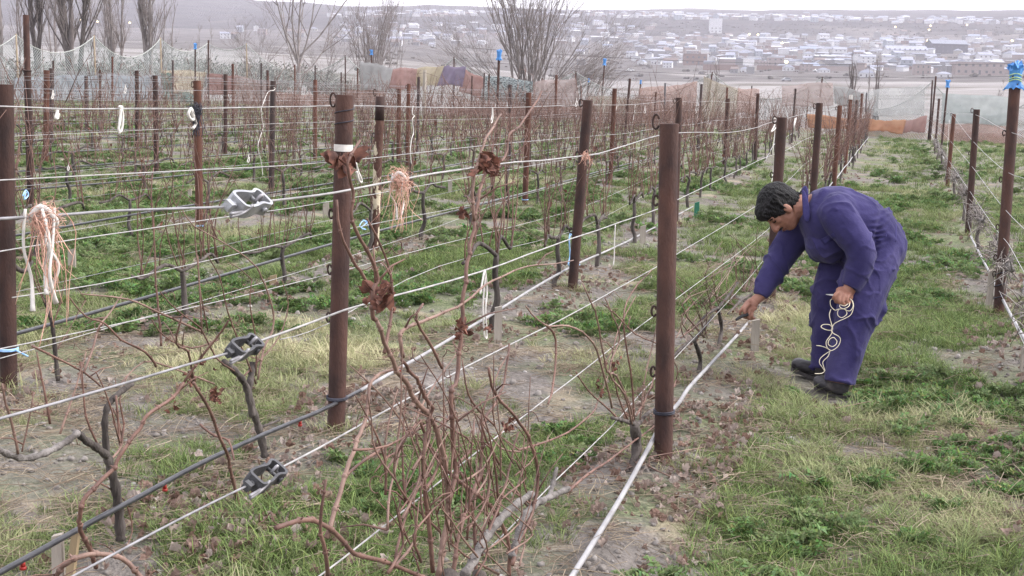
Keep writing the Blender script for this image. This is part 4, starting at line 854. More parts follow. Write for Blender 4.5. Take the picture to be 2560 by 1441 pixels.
# ---------------------------------------------------------------- the bending man
def remesh(mb, name, vox, mats, parent=None, smooth=2, disp=None, fac=.5):
    me = bpy.data.meshes.new('tmp'); me.from_pydata(mb.v, [], mb.f); me.update()
    o = bpy.data.objects.new('tmp', me); COL.objects.link(o)
    bm = bmesh.new(); bm.from_mesh(me); bmesh.ops.recalc_face_normals(bm, faces=bm.faces); bm.to_mesh(me); bm.free()
    m = o.modifiers.new('r', 'REMESH'); m.mode = 'VOXEL'; m.voxel_size = vox
    if smooth: s = o.modifiers.new('s', 'SMOOTH'); s.iterations = smooth; s.factor = fac
    dg = bpy.context.evaluated_depsgraph_get(); ev = o.evaluated_get(dg); nm = bpy.data.meshes.new_from_object(ev)
    bpy.data.objects.remove(o); bpy.data.meshes.remove(me)
    if disp:
        n = len(nm.vertices); co = np.empty(n*3); no = np.empty(n*3); nm.vertices.foreach_get('co', co); nm.vertices.foreach_get('normal', no)
        co = co.reshape(-1, 3); no = no.reshape(-1, 3)
        for i in range(n): co[i] += no[i]*disp(V(co[i]), V(no[i]))
        nm.vertices.foreach_set('co', co.ravel())
    nm.materials.clear()
    for q in (mats if isinstance(mats, list) else [mats]): nm.materials.append(q)
    nm.polygons.foreach_set('use_smooth', [True]*len(nm.polygons)); nm.update()
    ob = bpy.data.objects.new(name, nm); COL.objects.link(ob)
    if parent: ob.parent = parent
    return ob
MB0 = gp(2075, 967); MD = (MB0-CP).dot(CF)
PXM = FPX/MD                                        # photo pixels per metre at the man
ZS = 2.529*PXM                                      # close-up units per metre
def mp(zx, zy, off=0): return atD(1780+zx/2.529, 430+zy/2.529, MD-off)
DI = R0; DJ = ZZ                                     # picture-right and up
M_SKIN = mat('tanned_skin', (.23, .105, .072), (.31, .155, .11), scale=25, rough=.55, bump=.1, bscale=200, spec=.35)
M_HAIR = mat('black_hair', (.004, .0035, .004), (.012, .011, .012), scale=18, rough=.6, spec=.25, bump=.9, bscale=160, stretch=(1, 1, .35))
M_CLOTH = mat('indigo_workwear', (.024, .0205, .071), (.040, .0345, .109), scale=5, rough=.9, bump=.35, bscale=22, spec=.08, sheen=.08, c3=(.057, .050, .128), scale3=5, lo3=.52, hi3=.75)
M_CLOTH2 = mat('indigo_collar', (.030, .027, .088), (.044, .039, .122), scale=9, rough=.9, bump=.4, bscale=40, spec=.12)
M_BOOT = mat('grey_work_boot', (.028, .026, .030), (.07, .066, .07), scale=14, rough=.6, bump=.3, bscale=50, c3=(.14, .12, .105), scale3=6, lo3=.55, hi3=.7)
M_SOLE = plain('boot_sole', (.05, .045, .045), .8)
def limb(mb, pts, n=18, scale=1.0, sub=5):
    """pts: (zx, zy, depth offset m, in-plane radius in close-up units, depth radius m)"""
    P = smooth_path([mp(a, b, c) for a, b, c, *_ in pts], sub); rr = smooth_path([V((q[3]/ZS, q[4], 0)) for q in pts], sub)
    vs = []; k = len(P)
    for i in range(k):
        t = (P[min(i+1, k-1)]-P[max(i-1, 0)]).normalized(); e = (-Fh - t*(-Fh).dot(t)).normalized(); w = t.cross(e)
        for j in range(n):
            a = 2*math.pi*j/n; vs.append(P[i]+w*(math.cos(a)*rr[i].x*scale)+e*(math.sin(a)*rr[i].y*scale))
    fs = [(i*n+j, i*n+(j+1) % n, (i+1)*n+(j+1) % n, (i+1)*n+j) for i in range(k-1) for j in range(n)]
    fs += [tuple(range(n-1, -1, -1)), tuple(range((k-1)*n, k*n))]; mb.add(vs, fs)
def ball(mb, a, b, c, r, rd=None):
    R = r/ZS; mb.ell(mp(a, b, c), (DI*R, DJ*R, -Fh*(rd or R)), 16, 10)
TORSO = [(585, 215, .0, 100, .10), (650, 245, .0, 168, .17), (720, 280, .0, 205, .205), (800, 312, .0, 218, .21), (885, 350, .0, 222, .20), (965, 415, .0, 222, .20), (1010, 480, .0, 200, .195), (1015, 560, .0, 165, .18)]
LEGN = [(1030, 470, .06, 168, .14), (1010, 580, .10, 160, .13), (968, 700, .135, 150, .118), (930, 840, .15, 134, .105), (890, 990, .15, 121, .10), (854, 1130, .145, 110, .095), (820, 1260, .14, 97, .092), (806, 1335, .14, 95, .095)]
LEGF = [(900, 520, -.08, 170, .14), (825, 640, -.12, 150, .125), (768, 760, -.16, 140, .11), (740, 880, -.18, 120, .10), (732, 1000, -.19, 102, .095), (722, 1120, -.19, 90, .09), (712, 1200, -.19, 82, .088), (708, 1240, -.19, 80, .088)]
ARMN = [(770, 245, .13, 118, .10), (815, 300, .19, 112, .095), (880, 390, .23, 100, .085), (935, 480, .25, 90, .08), (944, 545, .25, 86, .075), (918, 640, .24, 76, .066), (885, 715, .23, 63, .056), (872, 738, .23, 56, .05)]
ARMF = [(640, 330, -.12, 120, .10), (550, 385, -.16, 112, .095), (478, 475, -.17, 98, .085), (425, 560, -.16, 88, .075), (375, 650, -.14, 76, .066), (325, 745, -.12, 58, .052), (305, 785, -.115, 46, .045)]
# --- body under the clothes, with head and hands: one continuous skin
bod = MB()
for chain in (TORSO, LEGN, LEGF): limb(bod, chain, 16, .82)
limb(bod, ARMN[:-1]+[(868, 745, .23, 48, .036), (850, 775, .23, 50, .028)], 16, .84); limb(bod, ARMF[:-1]+[(300, 790, -.115, 40, .034), (270, 815, -.112, 40, .030)], 16, .86)
limb(bod, [(640, 250, 0, 95, .075), (570, 225, .0, 82, .068), (500, 235, .0, 80, .066)], 14)
# head: local axes up h, front n, side (towards the camera)
Hc = mp(430, 232, .0)
hup = (DI*(-.90) + DJ*.43).normalized(); hfr = (DI*(-.43) + DJ*(-.90)).normalized(); hsd = hup.cross(hfr).normalized()
if hsd.dot(-Fh) < 0: hsd = -hsd
tw = Matrix.Rotation(math.radians(-9), 3, hup); hfr = tw @ hfr; hsd = tw @ hsd
if hfr.dot(-Fh) < 0:
    tw = Matrix.Rotation(math.radians(18), 3, hup); hfr = tw @ hfr; hsd = tw @ hsd
def hp(f, u, s=0): return Hc + hfr*f + hup*u + hsd*s
def he(mb, f, u, s, rf, ru, rs_, n=14, m=10): mb.ell(hp(f, u, s), (hfr*rf, hsd*rs_, hup*ru), n, m)
he(bod, -.012, .030, 0, .098, .092, .077); he(bod, .022, -.035, 0, .070, .085, .064); he(bod, .042, -.085, 0, .042, .034, .040); he(bod, .012, -.07, 0, .06, .045, .056)
he(bod, .072, .022, 0, .020, .018, .05); he(bod, .060, -.012, .032, .022, .024, .024); he(bod, .060, -.012, -.032, .022, .024, .024)
bod.tube(smooth_path([hp(.088, .012), hp(.098, -.008), hp(.112, -.030), hp(.098, -.040)], 3), [.009, .010, .0115, .013, .0145, .0145, .0145, .014, .012, .009], 10)
for s in (1, -1): he(bod, .094, -.036, s*.011, .012, .009, .010, 8, 6)
he(bod, .086, -.062, 0, .013, .006, .022, 10, 6); he(bod, .083, -.074, 0, .013, .0065, .020, 10, 6)
for s in (1, -1):
    he(bod, -.005, -.012, s*.078, .020, .034, .010, 12, 8); he(bod, .004, -.035, s*.074, .012, .012, .009, 8, 6)
def finger(mb, pts, r): mb.tube(smooth_path(pts, 4), [r*(1.05-.28*i/(4*(len(pts)-1))) for i in range(4*(len(pts)-1)+1)], 8)
# near (left) hand: loose fist, knuckles forward, fingers curled down round the twine
def hand(mb, W, out, dn, th, fing, thumb):
    pass
def zp(zx, zy, off): return mp(zx, zy, off)
palm = MB(); bod.ell(zp(838, 772, .235), ((zp(900, 790, .235)-zp(838, 772, .235))*.92, (zp(838, 825, .235)-zp(838, 772, .235))*.85, -Fh*.030), 14, 10)
for (a, b, c, d, o1) in (((800, 752), (778, 790), (783, 822), (800, 826), .262), ((815, 768), (800, 808), (808, 832), (824, 830), .268), ((838, 778), (826, 818), (834, 838), (850, 832), .270), ((862, 782), (854, 816), (862, 830), (876, 822), .266)):
    finger(bod, [zp(a[0]+16, a[1]-6, .25), zp(*a, o1), zp(*b, o1+.012), zp(*c, o1+.004), zp(*d, o1-.014)], .0095)
finger(bod, [zp(830, 755, .255), zp(792, 765, .275), zp(772, 788, .285), zp(766, 806, .275)], .0108)
# far (right) hand: reaching down, closed on the hose with thumb over a dark tool
bod.ell(zp(242, 845, -.108), ((zp(290, 800, -.108)-zp(242, 845, -.108))*.95, (zp(272, 876, -.108)-zp(242, 845, -.108))*.95, -Fh*.028), 14, 10)
for (a, b, c, d, o1) in (((212, 838), (186, 870), (178, 900), (194, 914), -.075), ((224, 858), (206, 892), (204, 918), (220, 926), -.070), ((242, 874), (230, 908), (232, 930), (246, 932), -.070), ((258, 878), (254, 910), (258, 928), (270, 922), -.078)):
    finger(bod, [zp(a[0]+22, a[1]-16, -.09), zp(*a, o1), zp(*b, o1+.010), zp(*c, o1+.0), zp(*d, o1-.018)], .0092)
finger(bod, [zp(238, 835, -.075), zp(212, 862, -.052), zp(206, 886, -.044), zp(214, 904, -.048)], .0105)
person = remesh(bod, 'person', .0042, M_SKIN, None, 2, None, .4)
tag(person, 'black haired man in indigo coveralls bending over to grip a pale hose', 'person')
# facial features sit on the skin as small parts
fx = MB()
for s in (1, -1): fx.tube(smooth_path([hp(.079, .020, s*.014), hp(.085, .026, s*.028), hp(.074, .022, s*.048)], 3), .0042, 6)
fx.tube(smooth_path([hp(.089, -.050, .026), hp(.100, -.049, .012), hp(.103, -.049, 0), hp(.100, -.049, -.012), hp(.089, -.050, -.026)], 3), .0046, 6)
fx.build('facial_hair', M_HAIR, person)
ey = MB()
for s in (1, -1): ey.tube(smooth_path([hp(.086, .004, s*.020), hp(.084, -.001, s*.032), hp(.074, .002, s*.045)], 3), .0026, 6)
ey.build('eyelid', M_HAIR, person)
lp = MB(); lp.tube(smooth_path([hp(.084, -.067, .024), hp(.099, -.068, .0), hp(.084, -.067, -.024)], 3), .003, 6); lp.build('lips', plain('lips', (.16, .06, .05), .5), person)
# hair: cap of thick straight hair with a fringe
hb = MB()
he(hb, -.022, .038, 0, .108, .098, .089, 18, 12); he(hb, .028, .066, 0, .078, .056, .078, 16, 10); he(hb, -.055, -.022, 0, .062, .075, .074, 14, 10)
for s in (1, -1): he(hb, .012, .016, s*.070, .040, .036, .014, 10, 8); he(hb, .026, -.002, s*.074, .008, .020, .005, 8, 6)
rs = random.Random(4)
for k in range(46):
    u = rs.uniform(-.07, .07); f0 = rs.uniform(.035, .075)
    hb.tube([hp(f0-.03, .115-abs(u)*.3, u*.9), hp(f0+.018, .088-abs(u)*.25, u), hp(f0+.024-abs(u)*.28, .050-rs.uniform(0, .014), u*1.05)], [.010, .009, .003], 5)
for k in range(60):
    a = rs.uniform(0, 6.28); d = V((math.cos(a), math.sin(a), 0)); b = rs.uniform(-.05, .09) if math.cos(a) < -.45 else rs.uniform(.035, .09)
    q = hp(-.02+.105*math.cos(a)*.9, b, .088*math.sin(a)); hb.tube([q, q+(hfr*d.x+hsd*d.y)*.006-hup*.022, q-hup*.05], [.008, .007, .002], 5)
def hdisp(p, n): q = p-Hc; return .0042*noise.noise(V((q.dot(hup)*16, q.dot(hfr)*85, q.dot(hsd)*85)))
hair = remesh(hb, 'hair', .0048, M_HAIR, person, 1, hdisp, .4)
# --- coveralls
cov = MB()
for chain in (TORSO, LEGN, LEGF, ARMN, ARMF): limb(cov, chain, 22, 1.0)
ball(cov, 800, 265, .13, 135, .09); ball(cov, 640, 330, -.12, 130, .10); ball(cov, 1050, 470, .0, 172, .185); ball(cov, 960, 470, 0, 200, .19); ball(cov, 905, 375, .0, 215, .18)
ball(cov, 735, 430, .0, 150, .16)
IEL = mp(944, 520, .25); IELF = mp(420, 560, -.16); IWA = mp(1120, 250, .1); IKN = mp(900, 900, .12)
def axis(a, b): return (mp(*b)-mp(*a)).normalized()
AXN1 = axis((815, 300, .19), (935, 480, .25)); AXN2 = axis((944, 545, .25), (872, 738, .23)); AXF = axis((550, 385, -.16), (310, 780, -.115)); AXL = axis((1010, 560, .1), (810, 1330, .1)); AXT = axis((650, 245, 0), (965, 415, 0))
def sheet(p): x, y, z = proj(p); return (x-1780)*2.529, (y-430)*2.529
def folds(p, n):
    zx, zy = sheet(p); d = -(p-MB0).dot(Fh); q = p-MB0; v = .0035*noise.noise(q*8)
    def cr(ax, f, sd=0, pw=3.0):            # sharp irregular creases running across an axis, fading in and out
        t = q.dot(ax)*f + 1.5*noise.noise(q*4.5+V((sd, 0, 0)))+.5*noise.noise(q*13+V((0, sd, 0))); w = 1-abs(math.sin(math.pi*t))
        return 1.25*w**pw*max(0, .45+1.3*noise.noise(q*6.5+V((sd, sd, 3))))
    if zx > 700 and 200 < zy < 760 and d > .13 and zx < 1060:            # near sleeve
        v += .017*math.exp(-((zy-545)/110)**2)*cr(AXN2, 11, 1) + .012*math.exp(-((zy-665)/70)**2)*cr(AXN2, 15, 3) + .012*math.exp(-((zy-330)/110)**2)*cr((AXN1+DI*.5).normalized(), 7, 5)
    elif zx < 600 and zy > 380:
        v += (.014*math.exp(-((zy-590)/110)**2)+.007)*cr((AXF+DJ*.2).normalized(), 10, 2)
    elif zy < 620:
        t = max(0, min(1, ((zx-1085)*(-75)+(zy-205)*355)/(75*75+355*355))); wd = math.hypot(zx-(1085-75*t), zy-(205+355*t))
        v += -.009*math.exp(-(wd/20)**2) + .006*math.exp(-(wd/55)**2)*math.sin(zy*.17+zx*.05+5*noise.noise(q*9))*max(0, .5+noise.noise(q*8+V((5, 0, 0))))
        v += .013*cr((AXT*.6+DJ*.6).normalized(), 5, 7) + .009*math.exp(-((zy-520)/70)**2)*cr(DJ, 12, 8) + .008*noise.noise(q*5+V((3, 1, 2)))
    else:
        kn = math.exp(-((zy-900)/130)**2); an = math.exp(-((zy-1250)/95)**2); hp_ = math.exp(-((zy-640)/90)**2)
        v += (.014*kn+.020*an+.015*hp_+.005)*cr((AXL+DI*.35).normalized(), 7, 1) + .008*cr((DI-AXL*.3).normalized(), 7, 9)*(1-an) + .008*noise.noise(V((q.dot(DI)*11, q.dot(DJ)*2.6, q.dot(Fh)*11)))
    return v
coverall = remesh(cov, 'coverall', .0065, M_CLOTH, person, 4, folds)
def cpatch(name, zpts, off, th, m, parent=coverall):
    """a cloth piece lying just proud of the coverall, projected onto its surface from the camera side"""
    n = 5; a, b, c, d = [V((*q, 0)) for q in zpts]; vs = []; fs = []
    for i in range(n+1):
        for j in range(n+1):
            u, v = i/n, j/n; q = (a*(1-u)+b*u)*(1-v)+(d*(1-u)+c*u)*v
            o = mp(q.x, q.y, 0); dr = (o-CP).normalized(); ok, hit_, nn, _ = coverall.ray_cast(CP, dr)
            vs.append((hit_-dr*th) if ok else o)
    for i in range(n):
        for j in range(n): fs.append((i*(n+1)+j, (i+1)*(n+1)+j, (i+1)*(n+1)+j+1, i*(n+1)+j+1))
    o = mesh_obj(name, vs, fs, m, parent)
    s = o.modifiers.new('s', 'SOLIDIFY'); s.thickness = th*1.4; s.offset = 1; return o
cpatch('pocket_flap', [(684, 428), (765, 388), (782, 412), (712, 462)], 0, .004, M_CLOTH2)
cpatch('cuff', [(834, 700), (905, 735), (902, 752), (826, 716)], 0, .003, M_CLOTH2)
cpatch('hip_pocket', [(1040, 430), (1105, 395), (1108, 408), (1046, 446)], 0, .003, M_CLOTH2)
cpatch('side_seam', [(1163, 300), (1170, 304), (1166, 440), (1160, 440)], 0, .002, M_CLOTH2)
# collar: stand and fold of stiff cloth round the neck
kb = MB(); n = 22; vs = []
for k in range(n+1):
    a = -2.2+4.4*k/n
    for h, rr in ((0, 1.0), (.5, 1.1), (1, 1.02)):
        ca, sa = math.cos(a), math.sin(a)
        c = mp(572 + 12*h - 18*h*h, 88+ (1-ca)*112 + 30*(1-h), 0)
        vs.append(c + (-Fh)*(sa*.098*rr) + DI*((.020*h-.03*abs(sa)*.2)))
fs = [(k*3+h, (k+1)*3+h, (k+1)*3+h+1, k*3+h+1) for k in range(n) for h in (0, 1)]
co = mesh_obj('collar', vs, fs, M_CLOTH2, coverall); s = co.modifiers.new('s', 'SOLIDIFY'); s.thickness = .005
lapel = mesh_obj('collar_flap', [mp(572, 100, .075), mp(600, 140, .105), mp(628, 250, .135), mp(625, 333, .14), mp(572, 326, .135), mp(570, 220, .12), mp(566, 140, .09)], [(0, 1, 6), (1, 2, 5, 6), (2, 3, 4, 5)], M_CLOTH2, coverall)
s = lapel.modifiers.new('s', 'SOLIDIFY'); s.thickness = .006
lapel.modifiers.new('b', 'SUBSURF').render_levels = 1
# --- boots
def boot(ax, ay, off, toe, label):
    root = empty('boot', (0, 0, 0)); root.parent = person
    b = MB()
    limb(b, [(ax+8, ay-60, off, 62, .050), (ax+12, ay-10, off, 60, .048), (ax+10, ay+12, off, 56, .045)], 14)
    tx, ty = toe
    limb(b, [(ax+52, ay+10, off, 40, .036), (ax+20, ay+8, off, 52, .043), (ax-30, ay+0, off-.03, 46, .046), ((ax+tx)/2-10, (ay+ty)/2+4, off-.05, 40, .056), (tx+38, ty+6, off-.09, 34, .054), (tx+12, ty+12, off-.11, 24, .04)], 14)
    remesh(b, 'upper', .006, M_BOOT, root, 2, None)
    s = MB(); pl = [(ax+74, ay+52, .0), (ax+40, ay+55, .0), (ax-30, ay+50, -.03), ((ax+tx)/2-10, (ay+ty)/2+46, -.05), (tx+40, ty+44, -.09), (tx+2, ty+38, -.11)]
    wd = (.034, .042, .042, .050, .047, .03); top = []; n = len(pl); vs = []
    for (x, y, o), w in zip(pl, wd):
        for zz in (0, -.022):
            for q in (-w, w): vs.append(mp(x, y, off+o) - Fh*q + DJ*(zz))
    fs = []
    for i in range(n-1):
        a, b_ = i*4, i*4+4; fs += [(a, a+1, b_+1, b_), (a+2, b_+2, b_+3, a+3), (a, b_, b_+2, a+2), (a+1, a+3, b_+3, b_+1)]
    fs += [(0, 2, 3, 1), ((n-1)*4, (n-1)*4+1, (n-1)*4+3, (n-1)*4+2)]
    s.add(vs, fs); s.build('sole', M_SOLE, root, False)
boot(798, 1352, .14, (652, 1318), 'near'); boot(690, 1243, -.19, (505, 1203), 'far')
# --- what he holds
tw = MB()
def zc(pts, off, r=.0021): P = smooth_path([zp(x, y, off+o+.055) for x, y, o in pts], 5); tw.tube(P, r, 6)
zc([(765, 800, 0), (748, 815, 0), (752, 850, .0), (778, 875, .01), (800, 868, .01), (840, 870, .015), (852, 900, .01), (820, 922, .01), (795, 905, .01), (800, 872, .01), (830, 868, .01), (870, 880, .02), (892, 850, .02), (885, 815, .01), (868, 800, 0)], .20)
zc([(820, 830, .01), (806, 850, .01), (830, 866, .02), (865, 850, .02), (868, 828, .01), (840, 848, .02), (812, 840, .01)], .21)
zc([(888, 812, 0), (895, 850, 0), (880, 900, .01), (845, 925, .015), (800, 945, .015), (770, 965, .01), (755, 1000, .01), (760, 1020, 0)], .19)
zc([(752, 870, 0), (742, 905, .01), (752, 950, .01), (762, 985, .015), (758, 1000, .01), (725, 1000, .01), (690, 982, .02), (705, 966, .01), (745, 968, .01), (762, 990, 0)], .19)
zc([(758, 1000, 0), (765, 1020, .01), (800, 1040, .01), (812, 1065, .01), (795, 1105, .01), (755, 1130, .01), (728, 1110, .01), (722, 1075, .01), (745, 1040, .01), (762, 1015, .01)], .18)
zc([(790, 1070, .02), (770, 1048, .02), (742, 1060, .02), (735, 1090, .02), (760, 1105, .02), (785, 1090, .02), (790, 1068, .02)], .18)
zc([(745, 1128, 0), (720, 1112, 0), (690, 1102, .01), (660, 1098, .02)], .18)
zc([(755, 1130, 0), (720, 1150, .0), (685, 1180, .0), (680, 1210, .0), (700, 1240, 0), (712, 1262, 0)], .17)
zc([(745, 1132, 0), (735, 1165, 0), (702, 1200, 0), (705, 1230, .0), (715, 1258, 0)], .175)
zc([(712, 1262, 0), (690, 1275, .02), (650, 1276, .04)], .16)
t_o = tw.build('twine_coil', M_CREAM); tag(t_o, 'loose coil of cream twine hanging from the man\'s fist', 'twine')
sx = empty('scissors', zp(800, 785, .27)); tag(sx, 'small scissors held in the man\'s fist above the twine', 'scissors')
o0 = zp(800, 785, .27)
b = MB(); b.tube([zp(775, 780, .285)-o0, zp(745, 778, .285)-o0, zp(720, 775, .285)-o0], [.007, .0055, .002], 6, flat=.3); b.build('blade', M_WIREW, sx)
h = MB()
for dy in (0, 42):
    h.tube(smooth_path([zp(890+dy*.2, 775+dy, .215)-o0, zp(930-dy*.4, 785+dy*.6, .21)-o0, zp(940-dy*.6, 805+dy*.6, .21)-o0, zp(912-dy*.5, 805+dy*.75, .215)-o0, zp(885, 790+dy*.7, .22)-o0], 4), .0045, 6)
h.build('handle', plain('brown_red_plastic', (.10, .03, .028), .5), sx)
kx = MB(); kx.tube(smooth_path([zp(150, 938, -.03), zp(185, 915, -.035), zp(228, 900, -.045)], 4), [.006, .008, .009, .010, .010, .011, .012, .012, .010], 8, flat=.6); ko = kx.build('tool_grip', plain('black_plastic_grip', (.015, .014, .016), .45)); tag(ko, 'black tool handle pinched over the pale hose in the man\'s reaching hand', 'tool')
ko.name = 'pruning_tool'
# ---------------------------------------------------------------- netting fence round the plot
FYY, FXX = 61.5, -36.0
M_NET = mat('pale_net_cord', (.27, .31, .305), (.40, .44, .435), scale=5, rough=.8)
M_ROPE = mat('pale_rope', (.27, .285, .27), (.38, .39, .37), scale=9, rough=.85)
M_NETB = mat('rusty_net_cord', (.24, .12, .085), (.36, .19, .13), scale=5, rough=.9)
M_POLE = mat('pale_cane_pole', (.20, .155, .105), (.32, .265, .19), scale=9, rough=.85, stretch=(1, 1, .2))
def onF(px, py):
    P = onX(px, py, FXX)
    if 0 < P.y < FYY: return P
    return onY(px, py, FYY)
def corner(px): return onX(px, 200, FXX).y < FYY
FP = [(-190, 72), (40, 88), (235, 91), (401, 97), (520, 108), (616, 111), (863, 141), (1135, 145), (1440, 181), (1781, 183), (2056, 195), (2331, 204), (2590, 240), (2900, 250)]
poles = []
for i, (px, py) in enumerate(FP):
    T = onF(px, py); X, Y = T.x, T.y; gz = terrain(X, Y)
    lean = V((0, 0, 0))
    if px == 1781: lean = V((-.35, 0, 0))
    if px == 2056: lean = V((-.2, 0, 0))
    root_p = V((X, Y, gz))+lean; mb = MB()
    mb.tube([root_p-V((0, 0, .1))-root_p+root_p, root_p.lerp(T, .5)+V((.02, 0, 0)), T+V((0, 0, .05))], [.045, .04, .034], 8)
    mb.v = [tuple(V(v)-root_p) for v in mb.v]
    if px < -100 or px > 2700: pass
    o = mb.build('fence_pole', M_POLE if px < 800 else M_RUST); o.location = root_p; tag(o, ['pale cane pole at the far left of the netting', 'pale pole holding up the net at the left edge', 'pale cane pole between sagging net spans at left', 'pale pole right above the yellowish cloth', 'slim pole near the net corner', 'pale pole with a bare wood top near the salmon cloth', 'slim pole left of the grey panel', 'pole in front of the purple cloth', 'thin pole right of the bundled net', 'leaning rusty pole by the straw cloth', 'thin leaning pole above the pink cloth', 'dark pole at the end of the right row', 'pole hidden by the right edge post', 'pole beyond the right edge'][i], 'pole', 'poles of the netting fence')
    poles.append((T, gz))
net = empty('fence_netting', (poles[5][0].x, poles[5][0].y, 0)); tag(net, 'pale netting sagging between poles round the whole vineyard', 'net')
NO = net.location.copy()
rb = MB(); nb = MB(); lb = MB()
def net_span(i, nbld, lo, hi, cell, rad, seg=.3, ropebld=None, sagf=None):
    A, ga = poles[i]; B, gb = poles[i+1]; L = (V((A.x, A.y, 0))-V((B.x, B.y, 0))).length
    sag = (sagf or SAG.get(i, .065*L))
    def pos(u, f):
        t = u/L; base = ga+(gb-ga)*t; X = A.x+(B.x-A.x)*t; Y = A.y+(B.y-A.y)*t
        top = A.z+(B.z-A.z)*t - sag*4*t*(1-t)
        b0 = terrain(X, Y, False)+.02
        z = b0+(top-b0)*(lo+(hi-lo)*f)
        return V((X+.12*math.sin(u*1.3+f*3)*(1-f), Y+.15*math.sin(u*.9+f*2.2)*f*(1-f), z))-NO
    if ropebld is not None: ropebld.tube([pos(L*k/14, 1) for k in range(15)], .022, 6)
    H = 2.0*(hi-lo); n = int((L+H)/cell)
    for sg in (1, -1):
        for k in range(n):
            u0 = k*cell - (H if sg > 0 else 0); pts = []
            m = max(3, int(H/seg))
            for q in range(m+1):
                f = q/m; u = u0+f*H if sg > 0 else u0-f*H+0
                if -1e-6 <= u <= L: pts.append(pos(u, f))
            if len(pts) > 1: nbld.tube(pts, rad, 3, cap=False)
SAG = {0: .8, 1: .75, 2: .95, 3: .55, 4: .35, 5: 1.2, 6: 1.35, 7: 1.1, 8: 1.1, 9: 1.1, 10: 1.35, 11: 1.2, 12: .4}
for i in range(len(poles)-1):
    net_span(i, nb, 0.0, 1.0, .125, .0075 if i < 5 else .0068, ropebld=rb)
    if i >= 7: net_span(i, lb, 0.02, .36, .10, .009)
nb.build('mesh', M_NET, net); rb.build('top_rope', M_ROPE, net); lb.build('lower_mesh', M_NETB, net)
# cloths and panels hung along the fence: each is one sheet with its own drape
def cloth(name, px, m, label, off=.1, cat='cloth', nu=14, nv=8, wav=.06, seed=1):
    Q = [onF(x, y) for x, y in px]
    if len({corner(x) for x, _ in px}) > 1: Q = [onY(x, y, FYY) for x, y in px]
    P0 = Q[0]; vs = []; fs = []
    for i in range(nu+1):
        for j in range(nv+1):
            u, v = i/nu, j/nv; p = (Q[0]*(1-u)+Q[1]*u)*(1-v)+(Q[3]*(1-u)+Q[2]*u)*v
            w = wav*(math.sin(u*9+seed)+.7*math.sin(u*21+v*4+seed*2)+.6*noise.noise(V((u*6, v*6, seed))))*(.3+v)
            e = V((0, 0, .06*math.sin(u*7+seed)*((v-.5)*2)*.6+.05*noise.noise(V((u*9, v*2, seed+5)))))
            dirn = V((1, 0, 0)) if abs(P0.x-FXX) < .3 else V((0, -1, 0))
            vs.append(p-P0+e+dirn*(off+w))
    for i in range(nu):
        for j in range(nv): a = i*(nv+1)+j; fs.append((a, a+nv+1, a+nv+2, a+1))
    o = mesh_obj(name, vs, fs, m); o.location = P0; s = o.modifiers.new('s', 'SOLIDIFY'); s.thickness = .006; tag(o, label, cat); return o
def cm(n, a, b, alpha=.8):
    f = lambda c: tuple(.84*(.62*q+.40*(sum(c)/3)) for q in c)
    return mat('cloth_'+n, f(a), f(b), scale=2.2, rough=.95, trans=.3, alpha=alpha*.76, bump=.3, bscale=8, spec=.05)
K_SAL = cm('salmon', (.50, .20, .16), (.62, .29, .24)); K_YEL = cm('yellow', (.60, .47, .23), (.70, .58, .33)); K_PUR = cm('purple', (.26, .18, .35), (.34, .25, .44), .9)
K_GRY = cm('grey', (.40, .40, .40), (.52, .52, .51), .8); K_ORG = cm('orange', (.72, .24, .04), (.85, .38, .12), .9); K_OR2 = cm('red_orange', (.55, .28, .20), (.66, .38, .29), .62)
K_PNK = cm('pale_pink', (.55, .38, .34), (.65, .48, .44), .6); K_WHT = cm('milky', (.52, .54, .54), (.66, .68, .67), .5); K_TEA = cm('pale_teal', (.40, .50, .49), (.54, .63, .62), .6)
K_BLU = cm('blue_grey', (.24, .29, .34), (.36, .41, .46), .85); K_GRN = cm('dull_green', (.10, .20, .18), (.16, .28, .25), .8); K_STR = cm('straw', (.46, .36, .22), (.58, .48, .32), .6); K_DNET = mat('dark_net', (.10, .12, .125), (.38, .42, .42), scale=9, rough=.9, alpha=.8, lo=.45, hi=.52, stretch=(1, 1, 2.5))
cloth('shade_cloth', [(902, 152), (985, 171), (977, 232), (905, 226)], K_GRY, 'grey white sheet hung on the net left of the salmon cloth', seed=1)
cloth('shade_cloth', [(984, 172), (1052, 170), (1042, 226), (976, 222)], K_SAL, 'salmon pink cloth between the grey sheet and the yellow cloth', seed=2)
cloth('shade_cloth', [(1046, 171), (1118, 164), (1096, 216), (1042, 214)], K_YEL, 'yellow cloth between salmon and purple cloths', .14, seed=3)
cloth('shade_cloth', [(1114, 166), (1168, 168), (1160, 216), (1094, 213)], K_PUR, 'purple cloth on the centre of the far net', .18, seed=4)
cloth('shade_cloth', [(1166, 176), (1212, 196), (1208, 248), (1148, 228)], K_SAL, 'salmon cloth right of the purple cloth', .14, seed=5)
cloth('shade_cloth', [(870, 224), (962, 228), (962, 262), (868, 258)], K_OR2, 'low orange red mesh strip under the grey sheet', seed=6)
cloth('shade_cloth', [(1100, 268), (1470, 268), (1470, 292), (1100, 290)], K_OR2, 'long low orange red mesh strip behind the bare vines', .1, 'cloth', 30, 4, seed=7)
cloth('folded_net', [(1216, 188), (1336, 203), (1326, 256), (1204, 252)], K_DNET, 'dark folded bundle of spare net hung on the fence', .2, 'net', seed=8)
cloth('shade_cloth', [(1338, 204), (1440, 196), (1446, 268), (1330, 268)], K_PNK, 'pale pinkish sheet right of the bundled net', seed=9)
cloth('shade_cloth', [(1600, 222), (1744, 206), (1740, 298), (1598, 296)], K_OR2, 'salmon orange sheet behind the blue grey post', seed=10)
